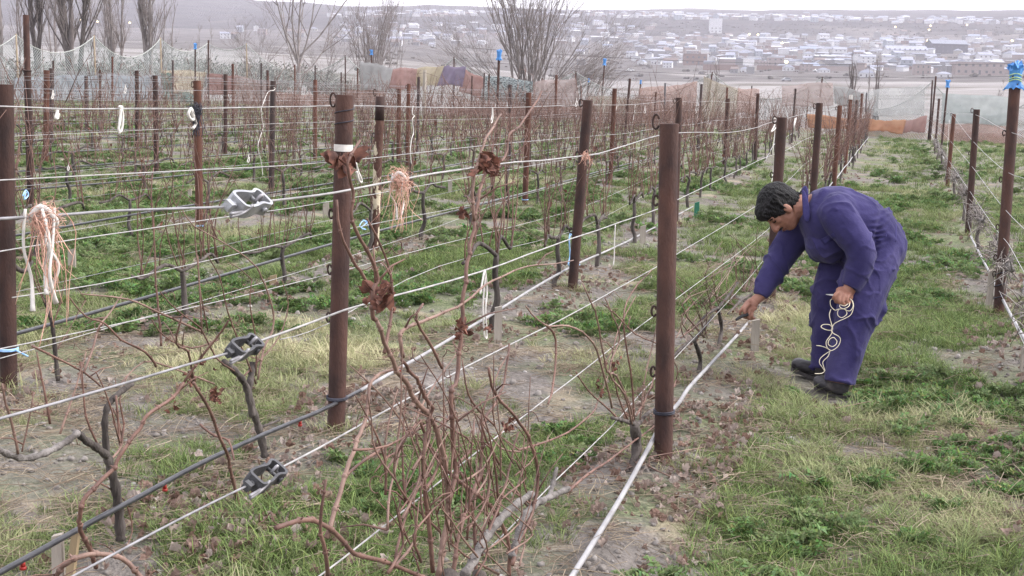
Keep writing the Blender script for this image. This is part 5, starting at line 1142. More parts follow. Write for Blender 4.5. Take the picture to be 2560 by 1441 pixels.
cloth('shade_cloth', [(1760, 192), (1850, 226), (1838, 300), (1752, 300)], K_STR, 'straw coloured sheet by the leaning pole', seed=11)
cloth('shade_cloth', [(1846, 221), (1900, 224), (1896, 284), (1840, 284)], K_OR2, 'red orange mesh panel right of the straw sheet', .15, seed=12)
cloth('shade_cloth', [(1955, 214), (2082, 206), (2084, 266), (1956, 268)], K_PNK, 'pale pink sheet under the thin leaning pole', seed=13)
cloth('shade_cloth', [(2084, 213), (2152, 228), (2150, 268), (2088, 262)], K_GRY, 'small grey sheet with a dark edge near the row end', .15, seed=14)
cloth('shade_cloth', [(2152, 230), (2312, 212), (2310, 292), (2152, 288)], K_WHT, 'milky translucent sheet at the end of the grass path', seed=15)
cloth('shade_cloth', [(2018, 286), (2176, 300), (2172, 328), (2020, 318)], K_ORG, 'orange sheet low on the net left of the path end', .15, seed=16)
cloth('shade_cloth', [(2160, 298), (2266, 302), (2256, 334), (2160, 326)], K_ORG, 'bright orange sheet across the end of the path', .18, seed=17)
cloth('shade_cloth', [(2262, 302), (2318, 290), (2312, 330), (2258, 332)], K_SAL, 'salmon sheet closing the right end of the path', .2, seed=18)
cloth('shade_cloth', [(2356, 232), (2545, 246), (2540, 314), (2352, 310)], K_TEA, 'pale teal sheet behind the right row', seed=19)
cloth('shade_cloth', [(2352, 308), (2540, 316), (2540, 362), (2352, 358)], K_OR2, 'rusty mesh strip below the pale teal sheet', seed=20)
cloth('shade_cloth', [(1470, 240), (1600, 246), (1600, 292), (1470, 290)], K_STR, 'straw sheet behind the blue capped pole', seed=21)
cloth('shade_cloth', [(28, 196), (150, 190), (150, 254), (28, 256)], K_BLU, 'blue grey tarp low on the left net', .12, seed=22)
cloth('shade_cloth', [(150, 190), (290, 186), (290, 252), (150, 254)], K_BLU, 'blue grey tarp beside a second one on the left net', .10, seed=23)
cloth('shade_cloth', [(290, 190), (398, 190), (400, 250), (290, 252)], K_BLU, 'blue grey tarp ending at the green cloth', .12, seed=24)
cloth('shade_cloth', [(396, 184), (424, 184), (424, 250), (396, 250)], K_GRN, 'narrow dull green cloth on the left net', .16, seed=25)
cloth('shade_cloth', [(400, 174), (512, 180), (500, 236), (424, 236)], K_STR, 'yellowish sheet left of the salmon cloth near the net corner', .12, seed=26)
cloth('shade_cloth', [(424, 232), (500, 232), (500, 256), (424, 254)], K_GRN, 'low green strip under the yellowish sheet', .14, seed=27)
cloth('shade_cloth', [(512, 185), (590, 189), (585, 238), (512, 236)], K_SAL, 'salmon cloth near the corner of the net', .12, seed=28)
cloth('shade_cloth', [(588, 190), (690, 206), (690, 266), (585, 260)], K_PNK, 'faded pink sheet right of the corner salmon cloth', .12, seed=29)
cloth('shade_cloth', [(690, 232), (862, 240), (862, 270), (690, 266)], K_OR2, 'faint orange strip low between the pink sheet and the slim pole', .12, seed=30)
# ---------------------------------------------------------------- bare trees and shrubs
M_BARK = mat('grey_bark', (.14, .12, .115), (.25, .225, .215), scale=6, rough=.95, bump=.5, rndv=.15, stretch=(1, 1, .3))
M_BARKD = mat('dark_bark', (.07, .058, .056), (.14, .12, .115), scale=6, rough=.95, bump=.5, rndv=.15, stretch=(1, 1, .3))
M_TWIG = mat('bare_twigs', (.13, .108, .10), (.22, .19, .18), scale=3, rough=.9, rndv=.15)
M_SHRUB = mat('grey_shrub_leaf', (.12, .12, .105), (.24, .24, .215), scale=2, rough=.9, rndv=.2)
def branch(mb, p, d, L, r, depth, rs, up, spread, tw=None):
    n = 4; P = [p]; q = p.copy(); dd = d.normalized()
    for i in range(n):
        dd = (dd + V((rs.gauss(0, .09), rs.gauss(0, .09), rs.gauss(0, .05)+up*.10))).normalized(); q = q+dd*(L/n); P.append(q)
    (mb if r > .035 or tw is None else tw).tube(P, [r*(1-.62*i/n) for i in range(n+1)], 6 if r > .03 else 4 if r > .012 else 3, cap=False)
    if depth <= 0: return
    k = rs.randint(3, 5)
    for j in range(k):
        t = rs.uniform(.25, 1.0); i = min(n-1, int(t*n)); b = P[i].lerp(P[i+1], t*n-i)
        ax = V((rs.gauss(0, 1), rs.gauss(0, 1), rs.gauss(0, .4))); ax = (ax-dd*ax.dot(dd)).normalized()
        nd = (dd*math.cos(spread)+ax*math.sin(spread)+V((0, 0, up*.35))).normalized()
        branch(mb, b, nd, L*rs.uniform(.42, .68), max(.006, r*(1-.6*t)*.62), depth-1, rs, up, spread*rs.uniform(.8, 1.2), tw)
def tree(px, py, r, H, label, style, seed, stems=1, rad=.12, bark=None, dist=None):
    d = ray(px, py); dh = V((d.x, d.y, 0)).normalized(); B = dh*r; B.z = terrain(B.x, B.y)-.1
    rs = random.Random(seed); root = empty('bare_tree', B); tag(root, label, 'tree', 'bare trees beyond the netting')
    tb = MB(); tw = MB()
    if style == 'poplar':
        for s in range(stems):
            o = V((rs.gauss(0, .25), rs.gauss(0, .25), 0))*(stems > 1); ln = V((rs.gauss(0, .05), rs.gauss(0, .05), 1))
            h = H*rs.uniform(.8, 1); P = [o+ln*(h*i/8)+V((rs.gauss(0, .05), rs.gauss(0, .05), 0)) for i in range(9)]
            rad_ = rad*.8; tb.tube(P, [rad_*(1-.85*i/8)*(1.2 if i == 0 else 1) for i in range(9)], 8)
            for k in range(int(h*4.6/stems**.4)):
                t = rs.uniform(.12, .97); i = min(7, int(t*8)); b = P[i].lerp(P[i+1], t*8-i); a = rs.uniform(0, 6.28)
                branch(tb, b, V((math.cos(a)*.42, math.sin(a)*.42, 1)), h*rs.uniform(.08, .22)*(1.1-t*.5), rad*.26*(1.1-t), 1 if k % 2 else 2, rs, 1.0, .38, tw)
    elif style == 'fan':
        for s in range(stems):
            a = rs.uniform(0, 6.28); sp = rs.uniform(.05, .62)*(1 if s % 3 else .5)*(dist or 1); L = H*rs.uniform(.65, 1)*(1-.25*sp)
            branch(tb, V((rs.gauss(0, .3), rs.gauss(0, .3), 0)), V((math.cos(a)*sp, math.sin(a)*sp, 1)), L*.62, rad*rs.uniform(.55, 1), 3, rs, .55, .42, tw)
        for s in range(0 if dist else stems):
            a = rs.choice((0, math.pi))+rs.gauss(0, .5); branch(tb, V((0, 0, .5)), R0*math.cos(a)+Fh*math.sin(a)*.5+V((0, 0, rs.uniform(.25, .9))), H*rs.uniform(.26, .44), rad*.5, 3, rs, .15, .5, tw)
    elif style == 'spread':
        P = [V((0, 0, 0)), V((.05, 0, H*.16)), V((-.03, .05, H*.34))]; tb.tube(smooth_path(P, 3), [rad*(1-.05*i) for i in range(7)], 9)
        for k in range(9):
            t = rs.uniform(.14, .34); a = k*2.4+rs.uniform(-.4, .4); sp = rs.uniform(.35, 1.25) if k else .1; branch(tb, V((0, 0, H*t)), V((math.cos(a)*sp, math.sin(a)*sp, 1)), H*rs.uniform(.5, .85), rad*rs.uniform(.28, .5), 3, rs, .25, .55, tw)
    elif style == 'lean':
        for s in range(stems):
            branch(tb, V((rs.gauss(0, .4), rs.gauss(0, .3), 0)), R0*rs.uniform(.35, 1.0)+V((0, 0, 1))+Fh*rs.gauss(0, .1), H*rs.uniform(.5, .8), rad, 2, rs, .25, .35, tw)
    tb.build('trunk', bark or M_BARK, root); tw.build('branches', M_TWIG, root); return root
for px, r, H, rad, st, lab, bk in ((3, 84, 19, .22, 1, 'pale thick bare trunk at the left picture edge', M_BARK), (98, 90, 18, .20, 2, 'twin dark poplar trunks near the left edge', M_BARKD), (60, 105, 15, .08, 2, 'slender grey poplar left of the twin dark trunks', M_TWIG), (163, 88, 18, .24, 3, 'forked dark poplar left of the plain brown trunk', M_BARKD), (197, 82, 20, .20, 1, 'straight plain brownish trunk among the left poplars', M_TRUNK),
                        (282, 98, 13, .10, 2, 'small bare poplar right of the plain brown trunk', M_BARK), (312, 96, 14, .13, 2, 'greyish bare poplar left of the paired trunks', M_BARK), (366, 90, 17, .18, 2, 'paired grey trunks right of the left poplar group', M_BARK), (418, 100, 9.5, .07, 2, 'thin bare sapling above the grey shrubs', M_TWIG), (508, 110, 6.5, .04, 2, 'wispy sapling left of the spreading tree', M_TWIG), (240, 112, 14, .07, 3, 'thin poplar whips behind the left group', M_TWIG), (130, 115, 14, .07, 3, 'thin grey poplar whips between the dark trunks', M_TWIG)):
    tree(px, 150, r, H, lab, 'poplar', px+1, st, rad, bk)
tree(746, 150, 88, 9.5, 'pale branched tree spreading wide left of the poplar clump', 'spread', 5, 1, .15, M_BARK)
tree(815, 150, 95, 5.0, 'small dark leaning tree right of the spreading tree', 'spread', 6, 1, .07, M_BARKD)
tree(645, 150, 98, 5.5, 'thin bare tree left of the spreading tree', 'spread', 16, 1, .06, M_BARKD)
tree(928, 160, 100, 11.5, 'clump of upright poplar stems left of centre', 'fan', 7, 18, .07, M_BARK, .36)
tree(985, 160, 108, 8.0, 'thin poplar stems right of the poplar clump', 'poplar', 8, 3, .06, M_TWIG)
tree(1128, 170, 112, 7.5, 'single thin bare stem left of the central tree', 'poplar', 9, 1, .05, M_TWIG)
tree(1318, 190, 82, 15, 'big many stemmed bare tree fanning out at centre', 'fan', 10, 24, .075, M_BARK)
tree(1445, 200, 78, 5.2, 'leaning bare saplings right of the central tree', 'lean', 11, 7, .04, M_TWIG)
tree(1783, 190, 105, 5.3, 'slim bare poplar beyond the leaning rusty pole', 'poplar', 12, 5, .08, M_BARKD)
tree(1910, 220, 100, 2.5, 'low bare sapling clump beyond the straw sheet', 'poplar', 13, 6, .03, M_TWIG)
tree(2128, 220, 92, 5.2, 'slim bare poplar beyond the pink sheet', 'poplar', 14, 5, .11, M_BARKD)
tree(2193, 230, 96, 4.8, 'upright bare poplar beyond the path end', 'poplar', 15, 6, .085, M_BARKD)
tree(2520, 250, 90, 3.3, 'thin twiggy sapling left of the right edge post', 'poplar', 17, 3, .025, M_TWIG)
def shrub(px, r, Rr, Hh, label, seed):
    d = ray(px, 200); dh = V((d.x, d.y, 0)).normalized(); B = dh*r; B.z = terrain(B.x, B.y)-.1; rs = random.Random(seed)
    root = empty('shrub', B); tag(root, label, 'shrub', 'grey shrubs beyond the left netting'); a = MB(); b = MB()
    lobes = [(V((rs.gauss(0, Rr*.45), rs.gauss(0, Rr*.4), Hh*rs.uniform(.3, .7))), rs.uniform(.3, .55)*Rr) for _ in range(7)]
    for k in range(1500):
        c, q = rs.choice(lobes); v = V((rs.gauss(0, 1), rs.gauss(0, 1), rs.gauss(0, 1))).normalized()*q*rs.uniform(.5, 1.08)
        p = c+V((v.x, v.y, v.z*.8)); 
        if p.z < .1: continue
        n = V((rs.gauss(0, 1), rs.gauss(0, 1), rs.gauss(0, 1))).normalized(); u = n.orthogonal(); w = n.cross(u); s = rs.uniform(.05, .13)
        a.add([p-u*s, p+w*s*.5, p+u*s, p-w*s*.5], [(0, 1, 2, 3)])
    for c, q in lobes:
        for k in range(6): e = c+V((rs.gauss(0, q*.6), rs.gauss(0, q*.6), rs.uniform(0, q))); b.tube([V((0, 0, 0)), (c*.5+e*.1), e], [.05, .03, .012], 4)
    b.build('stems', M_TWIG, root); a.build('foliage', M_SHRUB, root, False)
for i, (px, r, Rr, Hh, lab) in enumerate(((470, 118, 4.2, 4.2, 'tall rounded grey shrub behind the net corner'), (560, 112, 3.0, 3.0, 'grey shrub right of the tallest shrub'), (395, 104, 3.2, 3.0, 'grey shrub behind the paired trunks'), (300, 96, 2.6, 2.4, 'grey shrub at the foot of the small poplar'), (610, 125, 2.8, 3.6, 'distant grey shrub left of the spreading tree'), (700, 122, 3.2, 3.6, 'broad grey shrub under the spreading tree'),
    (790, 118, 3.0, 3.4, 'grey shrub right of the spreading tree trunk'), (660, 104, 2.6, 2.0, 'low grey shrub behind the sagging net'), (60, 92, 3.0, 2.2, 'low grey shrub at the left poplar feet'), (160, 96, 3.0, 2.2, 'low grey shrub below the forked poplar'), (225, 98, 2.4, 2.4, 'low grey shrub right of the plain trunk'), (850, 112, 2.4, 2.2, 'grey shrub left of the poplar clump'), (1720, 120, 1.8, 1.0, 'low dark shrub beyond the salmon orange sheet'))):
    shrub(px, r, Rr, Hh, lab, 60+i)
# ---------------------------------------------------------------- town on the far slope
def wm(n, c, rough=.9): return mat('house_'+n, c, tuple(min(.9, q*1.1) for q in c), scale=.6, rough=rough, spec=.1)
WALLS = [wm('white', (.43, .43, .445)), wm('cream', (.27, .255, .235)), wm('grey', (.18, .178, .18)), wm('brick', (.17, .115, .095)), wm('pinkish', (.23, .19, .175)), wm('pale_blue', (.22, .245, .28))]
ROOFS = [wm('zinc_roof', (.24, .25, .31), .5), wm('slate_roof', (.17, .18, .22), .6), wm('pale_roof', (.38, .385, .42), .5), wm('brown_roof', (.15, .12, .11)), wm('blue_roof', (.21, .24, .31), .5)]
M_PANE = plain('dark_pane', (.08, .08, .09), .3)
def house_src(W, D, H, kind, wall, roof, seed):
    rs = random.Random(seed); root = empty('house', (0, 0, 0)); w = MB(); w.box((0, 0, H/2-1), (W, D, H+2))
    rb = MB(); t = .18; ov = .35
    if kind == 'gable':
        rh = W*.0+D*.26; x = W/2+ov; y = D/2+ov
        vs = [(-x, -y, H-.1), (x, -y, H-.1), (x, 0, H+rh), (-x, 0, H+rh), (x, y, H-.1), (-x, y, H-.1)]
        rb.add([V(v) for v in vs]+[V(v)+V((0, 0, t)) for v in vs], [(0, 1, 2, 3), (3, 2, 4, 5), (6, 9, 8, 7), (9, 11, 10, 8), (0, 6, 7, 1), (5, 4, 10, 11), (0, 3, 9, 6), (3, 5, 11, 9), (1, 7, 8, 2), (2, 8, 10, 4)])
        for s in (-1, 1): w.add([(s*W/2, -D/2, H), (s*W/2, D/2, H), (s*W/2, 0, H+rh-.15)], [(0, 1, 2)])
    elif kind == 'hip':
        rh = D*.28; x = W/2+ov; y = D/2+ov; k = max(.3, x-y)
        vs = [(-x, -y, H), (x, -y, H), (x, y, H), (-x, y, H), (-k, 0, H+rh), (k, 0, H+rh)]
        rb.add(vs, [(0, 1, 5, 4), (1, 2, 5), (2, 3, 4, 5), (3, 0, 4), (0, 3, 2, 1)])
    else:
        rb.box((0, 0, H+.12), (W+.3, D+.3, .24)); rb.box((W*.2, 0, H+.7), (1.4, 1.4, .9))
    rb.build('roof', roof, root, False)
    pb = w; w.cur = 1; n = max(2, int(W/3)); 
    for k in range(n):
        x = -W/2+W*(k+.5)/n
        for z in ([1.3] if H < 4 else [1.3, 4.2]):
            pb.box((x, -D/2-.02, z), (1.1, .06, 1.1)) if k != n//2 or z > 2 else pb.box((x, -D/2-.02, 1.0), (.95, .06, 2.0))
    w.build('wall', [wall, M_PANE], root, False)
    return root
SRC = []
kinds = ['gable', 'hip', 'flat', 'gable', 'flat', 'hip', 'gable', 'flat', 'gable', 'flat', 'gable', 'hip', 'flat', 'gable']
for i, k in enumerate(kinds):
    rs = random.Random(300+i); H = rs.choice((2.8, 3.0, 3.2)) if i % 4 else 5.6
    SRC.append(house_src(rs.uniform(7.5, 13), rs.uniform(6, 8.5), H, k, WALLS[(0, 0, 1, 0, 2, 1, 0, 3, 5, 0, 2, 0, 4, 1)[i]], ROOFS[(0, 1, 2, 0, 2, 1, 4, 2, 0, 2, 3, 0, 2, 1)[i]], i))
KLAB = {'gable': 'gabled', 'hip': 'hip roofed', 'flat': 'flat roofed'}
WN = ['white', 'white', 'cream', 'white', 'grey', 'cream', 'white', 'brick', 'pale blue', 'white', 'grey', 'white', 'pinkish', 'cream']
RNm = ['zinc', 'slate', 'pale', 'zinc', 'pale', 'slate', 'blue', 'pale', 'zinc', 'pale', 'brown', 'zinc', 'pale', 'slate']
husd = [False]*len(SRC); placed = []; NH = 0
def put_house(px, py, where, minr=60, si=None, scl=None):
    global NH
    P = hit(px, py, 400)
    if P is None: return False
    for q in placed:
        if abs(q.x-P.x) < 5 and abs(q.y-P.y) < 6: return False
    si = rnd.randrange(len(SRC)) if si is None else si; rz = HEAD+rnd.gauss(0, .25)+(math.pi/2 if rnd.random() < .15 else 0)
    if not husd[si]: o = SRC[si]; husd[si] = True; o.location = P; o.rotation_euler.z = rz
    else: o = copy_thing(SRC[si], P, rz)
    q = scl or rnd.uniform(.45, .75); o.scale = (q*rnd.uniform(.85, 1.3), q, q*rnd.uniform(.9, 1.2))
    tag(o, f'{WN[si]} {KLAB[kinds[si]]} house with {RNm[si]} roof {where}', 'house', f'{WN[si]} {KLAB[kinds[si]]} houses {where}'); placed.append(P); NH += 1; return True
tries = 0
def fill(n, x0, x1, ytop, ybot, where, xpow=1.0):
    k = 0; t = 0
    while k < n and t < n*12:
        t += 1; u = rnd.random()**xpow; px = x0+(x1-x0)*u; f = rnd.random(); py = ytop(px)+(ybot(px)-ytop(px))*f
        k += put_house(px, py, where)
esc_b = lambda x: np.interp(x, PX, [70, 76, 66, 84, 92])    # foot of the scrub scarp
fill(48, 1020, 2560, lambda x: np.interp(x, [1000, 1500, 2560], [32, 34, 54]), lambda x: np.interp(x, [1000, 1500, 2560], [42, 48, 64]), 'up on the skyline terrace', .8)
fill(44, 1640, 2250, lambda x: np.interp(x, [1600, 2560], [86, 96]), lambda x: 122, 'on the upper part of the lower slope')
fill(64, 1660, 2560, lambda x: np.interp(x, [1600, 2560], [118, 124]), lambda x: 158, 'in the middle of the lower town')
fill(44, 1640, 2560, lambda x: 156, lambda x: np.interp(x, [1600, 2100, 2560], [178, 192, 204]), 'on the near edge of the lower town')
fill(22, 1130, 1640, lambda x: 62, lambda x: 84, 'on the slope behind the central bare tree')
fill(16, 1450, 1700, lambda x: 92, lambda x: 168, 'in the gap right of the central bare tree')
fill(14, 985, 1120, lambda x: 92, lambda x: 118, 'left of the central bare tree')
fill(22, 560, 980, lambda x: 76, lambda x: 104, 'hazy behind the left poplars')
fill(12, 2200, 2560, lambda x: 80, lambda x: 112, 'scattered on the scrub under the scarp')
print('HOUSES', NH)
# past the houses one can tell apart: the rest of the town as one mass of small roofs and walls
mb = MB(); cnt = 0
for k in range(2600):
    x = rnd.uniform(820, 2600); z = rnd.random()
    if z < .42: y = np.interp(x, [820, 1000, 1500, 2560], [34, 31, 34, 53])+rnd.uniform(0, 11)
    elif x < 1560: y = rnd.uniform(62, 112); 
    else: y = rnd.uniform(np.interp(x, [1560, 2560], [86, 104]), np.interp(x, [1560, 2560], [160, 196]))
    if z >= .42 and x < 1560 and rnd.random() < .5: continue
    P = hit(x, y, 400)
    if P is None or any(abs(q.x-P.x) < 5 and abs(q.y-P.y) < 5 for q in placed): continue
    placed.append(P); cnt += 1
    a = HEAD+rnd.gauss(0, .3)+(math.pi/2 if rnd.random() < .3 else 0); u = V((math.cos(a), math.sin(a), 0)); v = V((-u.y, u.x, 0)); W = rnd.uniform(2.2, 4.6); D = rnd.uniform(1.8, 3); H = rnd.choice((2.0, 2.3, 2.6, 4.0))*rnd.uniform(.8, 1)
    mb.cur = rnd.randrange(3); mb.box(P+V((0, 0, H/2-1)), (W*2, D*2, H+2), Matrix((u, v, ZZ)).transposed())
    mb.cur = 3+rnd.randrange(3); e = .3; r = [P+u*(s1*(W+e))+v*(s2*(D+e))+V((0, 0, H+.02)) for s1, s2 in ((-1, -1), (1, -1), (1, 1), (-1, 1))]; h = D*rnd.choice((.12, .35, .45))
    t1, t2 = P-u*(W+e)+V((0, 0, H+h)), P+u*(W+e)+V((0, 0, H+h)); mb.add(r+[t1, t2], [(0, 1, 5, 4), (2, 3, 4, 5), (1, 2, 5), (3, 0, 4), (0, 3, 2, 1)])
    if cnt >= 760: break
o = mb.build('distant_houses', [WALLS[0], WALLS[2], WALLS[4], ROOFS[0], ROOFS[2], ROOFS[1]], None, False); tag(o, 'mass of tiny houses in the far hazy town', kind='stuff')
# dark long shed, brick wall, white tower house
def big(name, px, py, W, D, H, wall, roof, kind, label, rz=0):
    P = hit(px, py, 400); o = house_src(W, D, H, kind, wall, roof, 5); o.name = name; o.location = P; o.rotation_euler.z = HEAD+rz; tag(o, label, 'building' if name != 'shed' else 'shed'); return o
big('shed', 2365, 134, 25, 11, 6, wm('dark_sheet', (.06, .06, .075)), ROOFS[1], 'gable', 'long dark sheet metal shed in the lower town', .12)
big('warehouse', 2262, 142, 26, 10, 4, WALLS[0], ROOFS[0], 'gable', 'long white building with zinc roof left of the dark shed')
big('tower_house', 1788, 84, 11, 9, 13, WALLS[0], ROOFS[2], 'flat', 'tall white block house above the slim poplar')
big('brick_house', 1737, 163, 13, 8, 6, WALLS[3], ROOFS[3], 'flat', 'unfinished brick house left of the slim bare poplar')
big('brick_building', 2440, 188, 22, 9, 5.6, WALLS[4], ROOFS[2], 'flat', 'pinkish unfinished building near the right edge')
P = hit(1905, 176, 400); mb = MB(); mb.box((0, 0, .6), (62, .4, 3.2)); mb.box((0, 0, 2.25), (62.4, .5, .12)); o = mb.build('brick_wall', WALLS[3], None, False); o.location = P; o.rotation_euler.z = HEAD; tag(o, 'long low brick wall in front of the lower town', 'wall')
P = hit(2110, 178, 400); mb = MB(); mb.box((0, 0, .5), (46, .4, 3.0)); mb.box((0, 0, 2.05), (46.4, .5, .12)); o = mb.build('brick_wall', WALLS[4], None, False); o.location = P; o.rotation_euler.z = HEAD; tag(o, 'pinkish low wall right of the long brick wall', 'wall')
# street lamps already lit at dusk
M_LAMP = bpy.data.materials.new('lit_lamp'); M_LAMP.use_nodes = True; b = M_LAMP.node_tree.nodes['Principled BSDF']; b.inputs['Emission Color'].default_value = (1, .78, .35, 1); b.inputs['Emission Strength'].default_value = 3.5
def lamp(px, py, label):
    P = hit(px, py+11, 400)
    root = empty('street_lamp', P); tag(root, label, 'street lamp', 'lit street lamps in the town'); m = MB(); m.tube([V((0, 0, -.3)), V((0, 0, 7))], [.12, .08], 6); m.tube([V((0, 0, 6.9)), -Fh*.9+V((0, 0, 7.3))], .06, 5); m.build('pole', WALLS[2], root)
    h = MB(); h.ell(-Fh*1.0+V((0, 0, 7.3)), (R0*.75, Fh*.75, ZZ*.5), 10, 6); h.build('lamp_head', M_LAMP, root)
for i, (x, y) in enumerate(((2236, 78), (2324, 76), (2415, 74), (2320, 86), (2316, 118), (2527, 119), (2007, 50), (1872, 98), (1893, 99), (1953, 124), (201, 62), (245, 68), (326, 72), (1962, 188))): lamp(x, y, 'lit street lamp glowing yellow in the distant town')
# a car on the valley road and an overhead line
def car(px, py, m, label):
    P = hit(px, py, 150); root = empty('parked_car', P+V((0, 0, .0))); root.rotation_euler.z = HEAD+.1; tag(root, label, 'car')
    b = MB(); pr = [(-2.1, .35), (-2.1, .8), (-1.3, .95), (-.7, 1.45), (.9, 1.45), (1.5, .98), (2.1, .85), (2.1, .35)]; n = len(pr)
    b.add([V((x, s, z)) for s in (-.85, .85) for x, z in pr], [tuple(range(n)), tuple(range(2*n-1, n-1, -1))]+[(i, i+n, (i+1) % n+n, (i+1) % n) for i in range(n)]); b.build('body', m, root, False)
    g = MB(); g.add([V((x, -.862, z)) for x, z in ((-1.15, .98), (-.62, 1.38), (.85, 1.38), (1.3, .98))], [(0, 1, 2, 3)]); g.build('side_window', M_PANE, root, False)
    for x in (-1.35, 1.35):
        for s in (-.8, .8): t = MB(); t.tube([V((x, s-.1, .33)), V((x, s+.1, .33))], .33, 12); t.build('wheel', M_TUBE, root)
car(1966, 204, plain('grey_car_paint', (.30, .31, .33), .35), 'small grey car on the pale valley ground'); car(2043, 180, plain('white_car_paint', (.7, .7, .7), .35), 'small white car in front of the brick wall'); car(1575, 179, plain('pale_car_paint', (.6, .6, .6), .35), 'small pale car on the valley track')
for k, (ya, yb, lab) in enumerate(((144, 144.5, 'thin overhead cable crossing in front of the lower town'), (171, 176, 'second thin overhead cable lower down'))):
    A = atD(1150, ya-26+6*k, 120); B = atD(2750, yb+8, 120); pts = [A.lerp(B, t/24)-V((0, 0, .9*4*(t/24)*(1-t/24))) for t in range(25)]
    wire('overhead_cable', pts, .018, M_TUBE, lab, 'cable', 5)
# distant scrub and yard trees in the town: one ground cover of small dark clumps
mb = MB()
for k in range(900):
    x = rnd.uniform(900, 2600); z = rnd.random()
    y = rnd.uniform(np.interp(x, PX, [60, 66, 50, 56, 66]), np.interp(x, PX, [70, 76, 66, 84, 92])) if z < .55 else rnd.uniform(90, 200)
    if z >= .55 and x < 1450 and rnd.random() < .6: continue
    P = hit(x, y, 300)
    if P is None: continue
    s = rnd.uniform(.7, 2.0)*(1 if z < .55 else 1.0); 
    for q in range(5):
        c = P+V((rnd.gauss(0, s*.6), rnd.gauss(0, s*.6), s*.35*rnd.random())); e = s*rnd.uniform(.35, .6); mb.ell(c, (V((e, 0, rnd.uniform(-.2, .2))), V((0, e, 0)), V((0, 0, e*.8))), 6, 4)
o = mb.build('hillside_scrub', mat('dark_scrub', (.055, .05, .042), (.10, .09, .075), scale=.4, rough=1, spec=.05)); tag(o, 'dark scrub bushes dotting the scarp and town', kind='stuff')
# ---------------------------------------------------------------- ground cover
def cattr(o, cols):                    # per-face colour tint
    a = o.data.color_attributes.new('tint', 'FLOAT_COLOR', 'CORNER'); k = 0; out = []
    for p, c in zip(o.data.polygons, cols): out += [*c, 1]*p.loop_total
    a.data.foreach_set('color', out)
def src_col(name, objs):
    c = bpy.data.collections.new(name)
    for o in objs:
        COL.objects.unlink(o); c.objects.link(o)
    return c
def tuft(seed, n, h, spread, wid, flop, lean=.5):
    rs = random.Random(seed); vs = []; fs = []; cols = []
    for k in range(n):
        a = rs.uniform(0, 6.283); r = spread*rs.random()**.6; b = V((math.cos(a)*r, math.sin(a)*r, -.01)); hh = h*rs.uniform(.5, 1.15)
        a2 = a+rs.gauss(0, .9); dr = V((math.cos(a2), math.sin(a2), 0)); sd = V((-dr.y, dr.x, 0)); fl = flop*rs.uniform(.4, 1.4); w = wid*rs.uniform(.7, 1.3)
        i0 = len(vs); 
        for t in (0, .4, .75, 1.0):
            p = b+dr*(hh*fl*t*t+hh*.18*t)+ZZ*(hh*(t-.42*fl*t*t)); ww = w*(1-.9*t**2.2); 
            vs += [p-sd*ww, p+sd*ww]
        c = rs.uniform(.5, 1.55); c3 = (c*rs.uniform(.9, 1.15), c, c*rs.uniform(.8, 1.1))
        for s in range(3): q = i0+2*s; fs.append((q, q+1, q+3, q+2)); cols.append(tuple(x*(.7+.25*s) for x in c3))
    o = mesh_obj('blade_tuft', vs, fs, [M_GRASS], None, True); cattr(o, cols); return o
def weed(seed, n, R_, h, m):
    """feathery low weed: many small lobed leaflets on arching stalks"""
    rs = random.Random(seed); vs = []; fs = []; cols = []
    for k in range(n):
        a = rs.uniform(0, 6.283); L = R_*rs.uniform(.45, 1.1); dr = V((math.cos(a), math.sin(a), 0)); sd = V((-dr.y, dr.x, 0)); up = h*rs.uniform(.4, 1.25); c = rs.uniform(.6, 1.4); c3 = (c*rs.uniform(.85, 1.2), c, c*.9)
        for q in range(7):
            t = .25+.75*q/6; p = dr*(L*t)+ZZ*(up*math.sin(min(1, t*1.1)*2.2)*.9)
            for s in (-1, 1):
                l = R_*.21*rs.uniform(.7, 1.3)*(1.15-t*.5); tip = p+sd*(s*l)+dr*(l*.6)+ZZ*rs.gauss(0, .010); mid = p+sd*(s*l*.5)+dr*(l*.05); m2 = p+sd*(s*l*.35)+dr*(l*.75)+ZZ*.006
                i0 = len(vs); vs += [p, mid, tip, m2]; fs.append((i0, i0+1, i0+2, i0+3)); cols.append(tuple(x*rs.uniform(.75, 1.25) for x in c3))
    o = mesh_obj('weed_clump', vs, fs, [m], None, False); cattr(o, cols); return o
def litter_leaf(seed):
    rs = random.Random(seed); mb = MB(); leaf_mesh(mb, V((0, -.03, .012)), V((rs.gauss(0, .35), rs.gauss(0, .35), 1)), V((0, 1, 0)), .042, rs, 1.1); o = mb.build('fallen_leaf', [M_LITTER], None, False); cattr(o, [(rs.uniform(.85, 1.2),)*3]*len(o.data.polygons)); return o
def straw(seed):
    rs = random.Random(seed); mb = MB()
    for k in range(9):
        c = V((rs.gauss(0, .05), rs.gauss(0, .05), rs.uniform(.002, .02))); a = rs.uniform(0, 6.28); d = V((math.cos(a), math.sin(a), rs.gauss(0, .12)))*rs.uniform(.03, .10); mb.tube([c-d, c+V((rs.gauss(0, .01), rs.gauss(0, .01), .006)), c+d], .0013, 3, cap=False)
    o = mb.build('straw', [M_STRAW], None, False); cattr(o, [(rs.uniform(.7, 1.2),)*3]*len(o.data.polygons)); return o
def gmat(name, c1, c2, dry, **k): return mat(name, c1, c2, scale=3, rough=.75, attr='tint', inst=('dry', dry), trans=.25, spec=.15, coord='Generated', **k)
M_GRASS = gmat('grass_blade', (.082, .128, .038), (.155, .212, .078), (.50, .46, .29))
M_WEED = gmat('weed_leaf', (.080, .145, .046), (.14, .215, .082), (.17, .20, .10))
M_LITTER = gmat('fallen_vine_leaf', (.12, .070, .054), (.25, .165, .13), (.34, .29, .26))
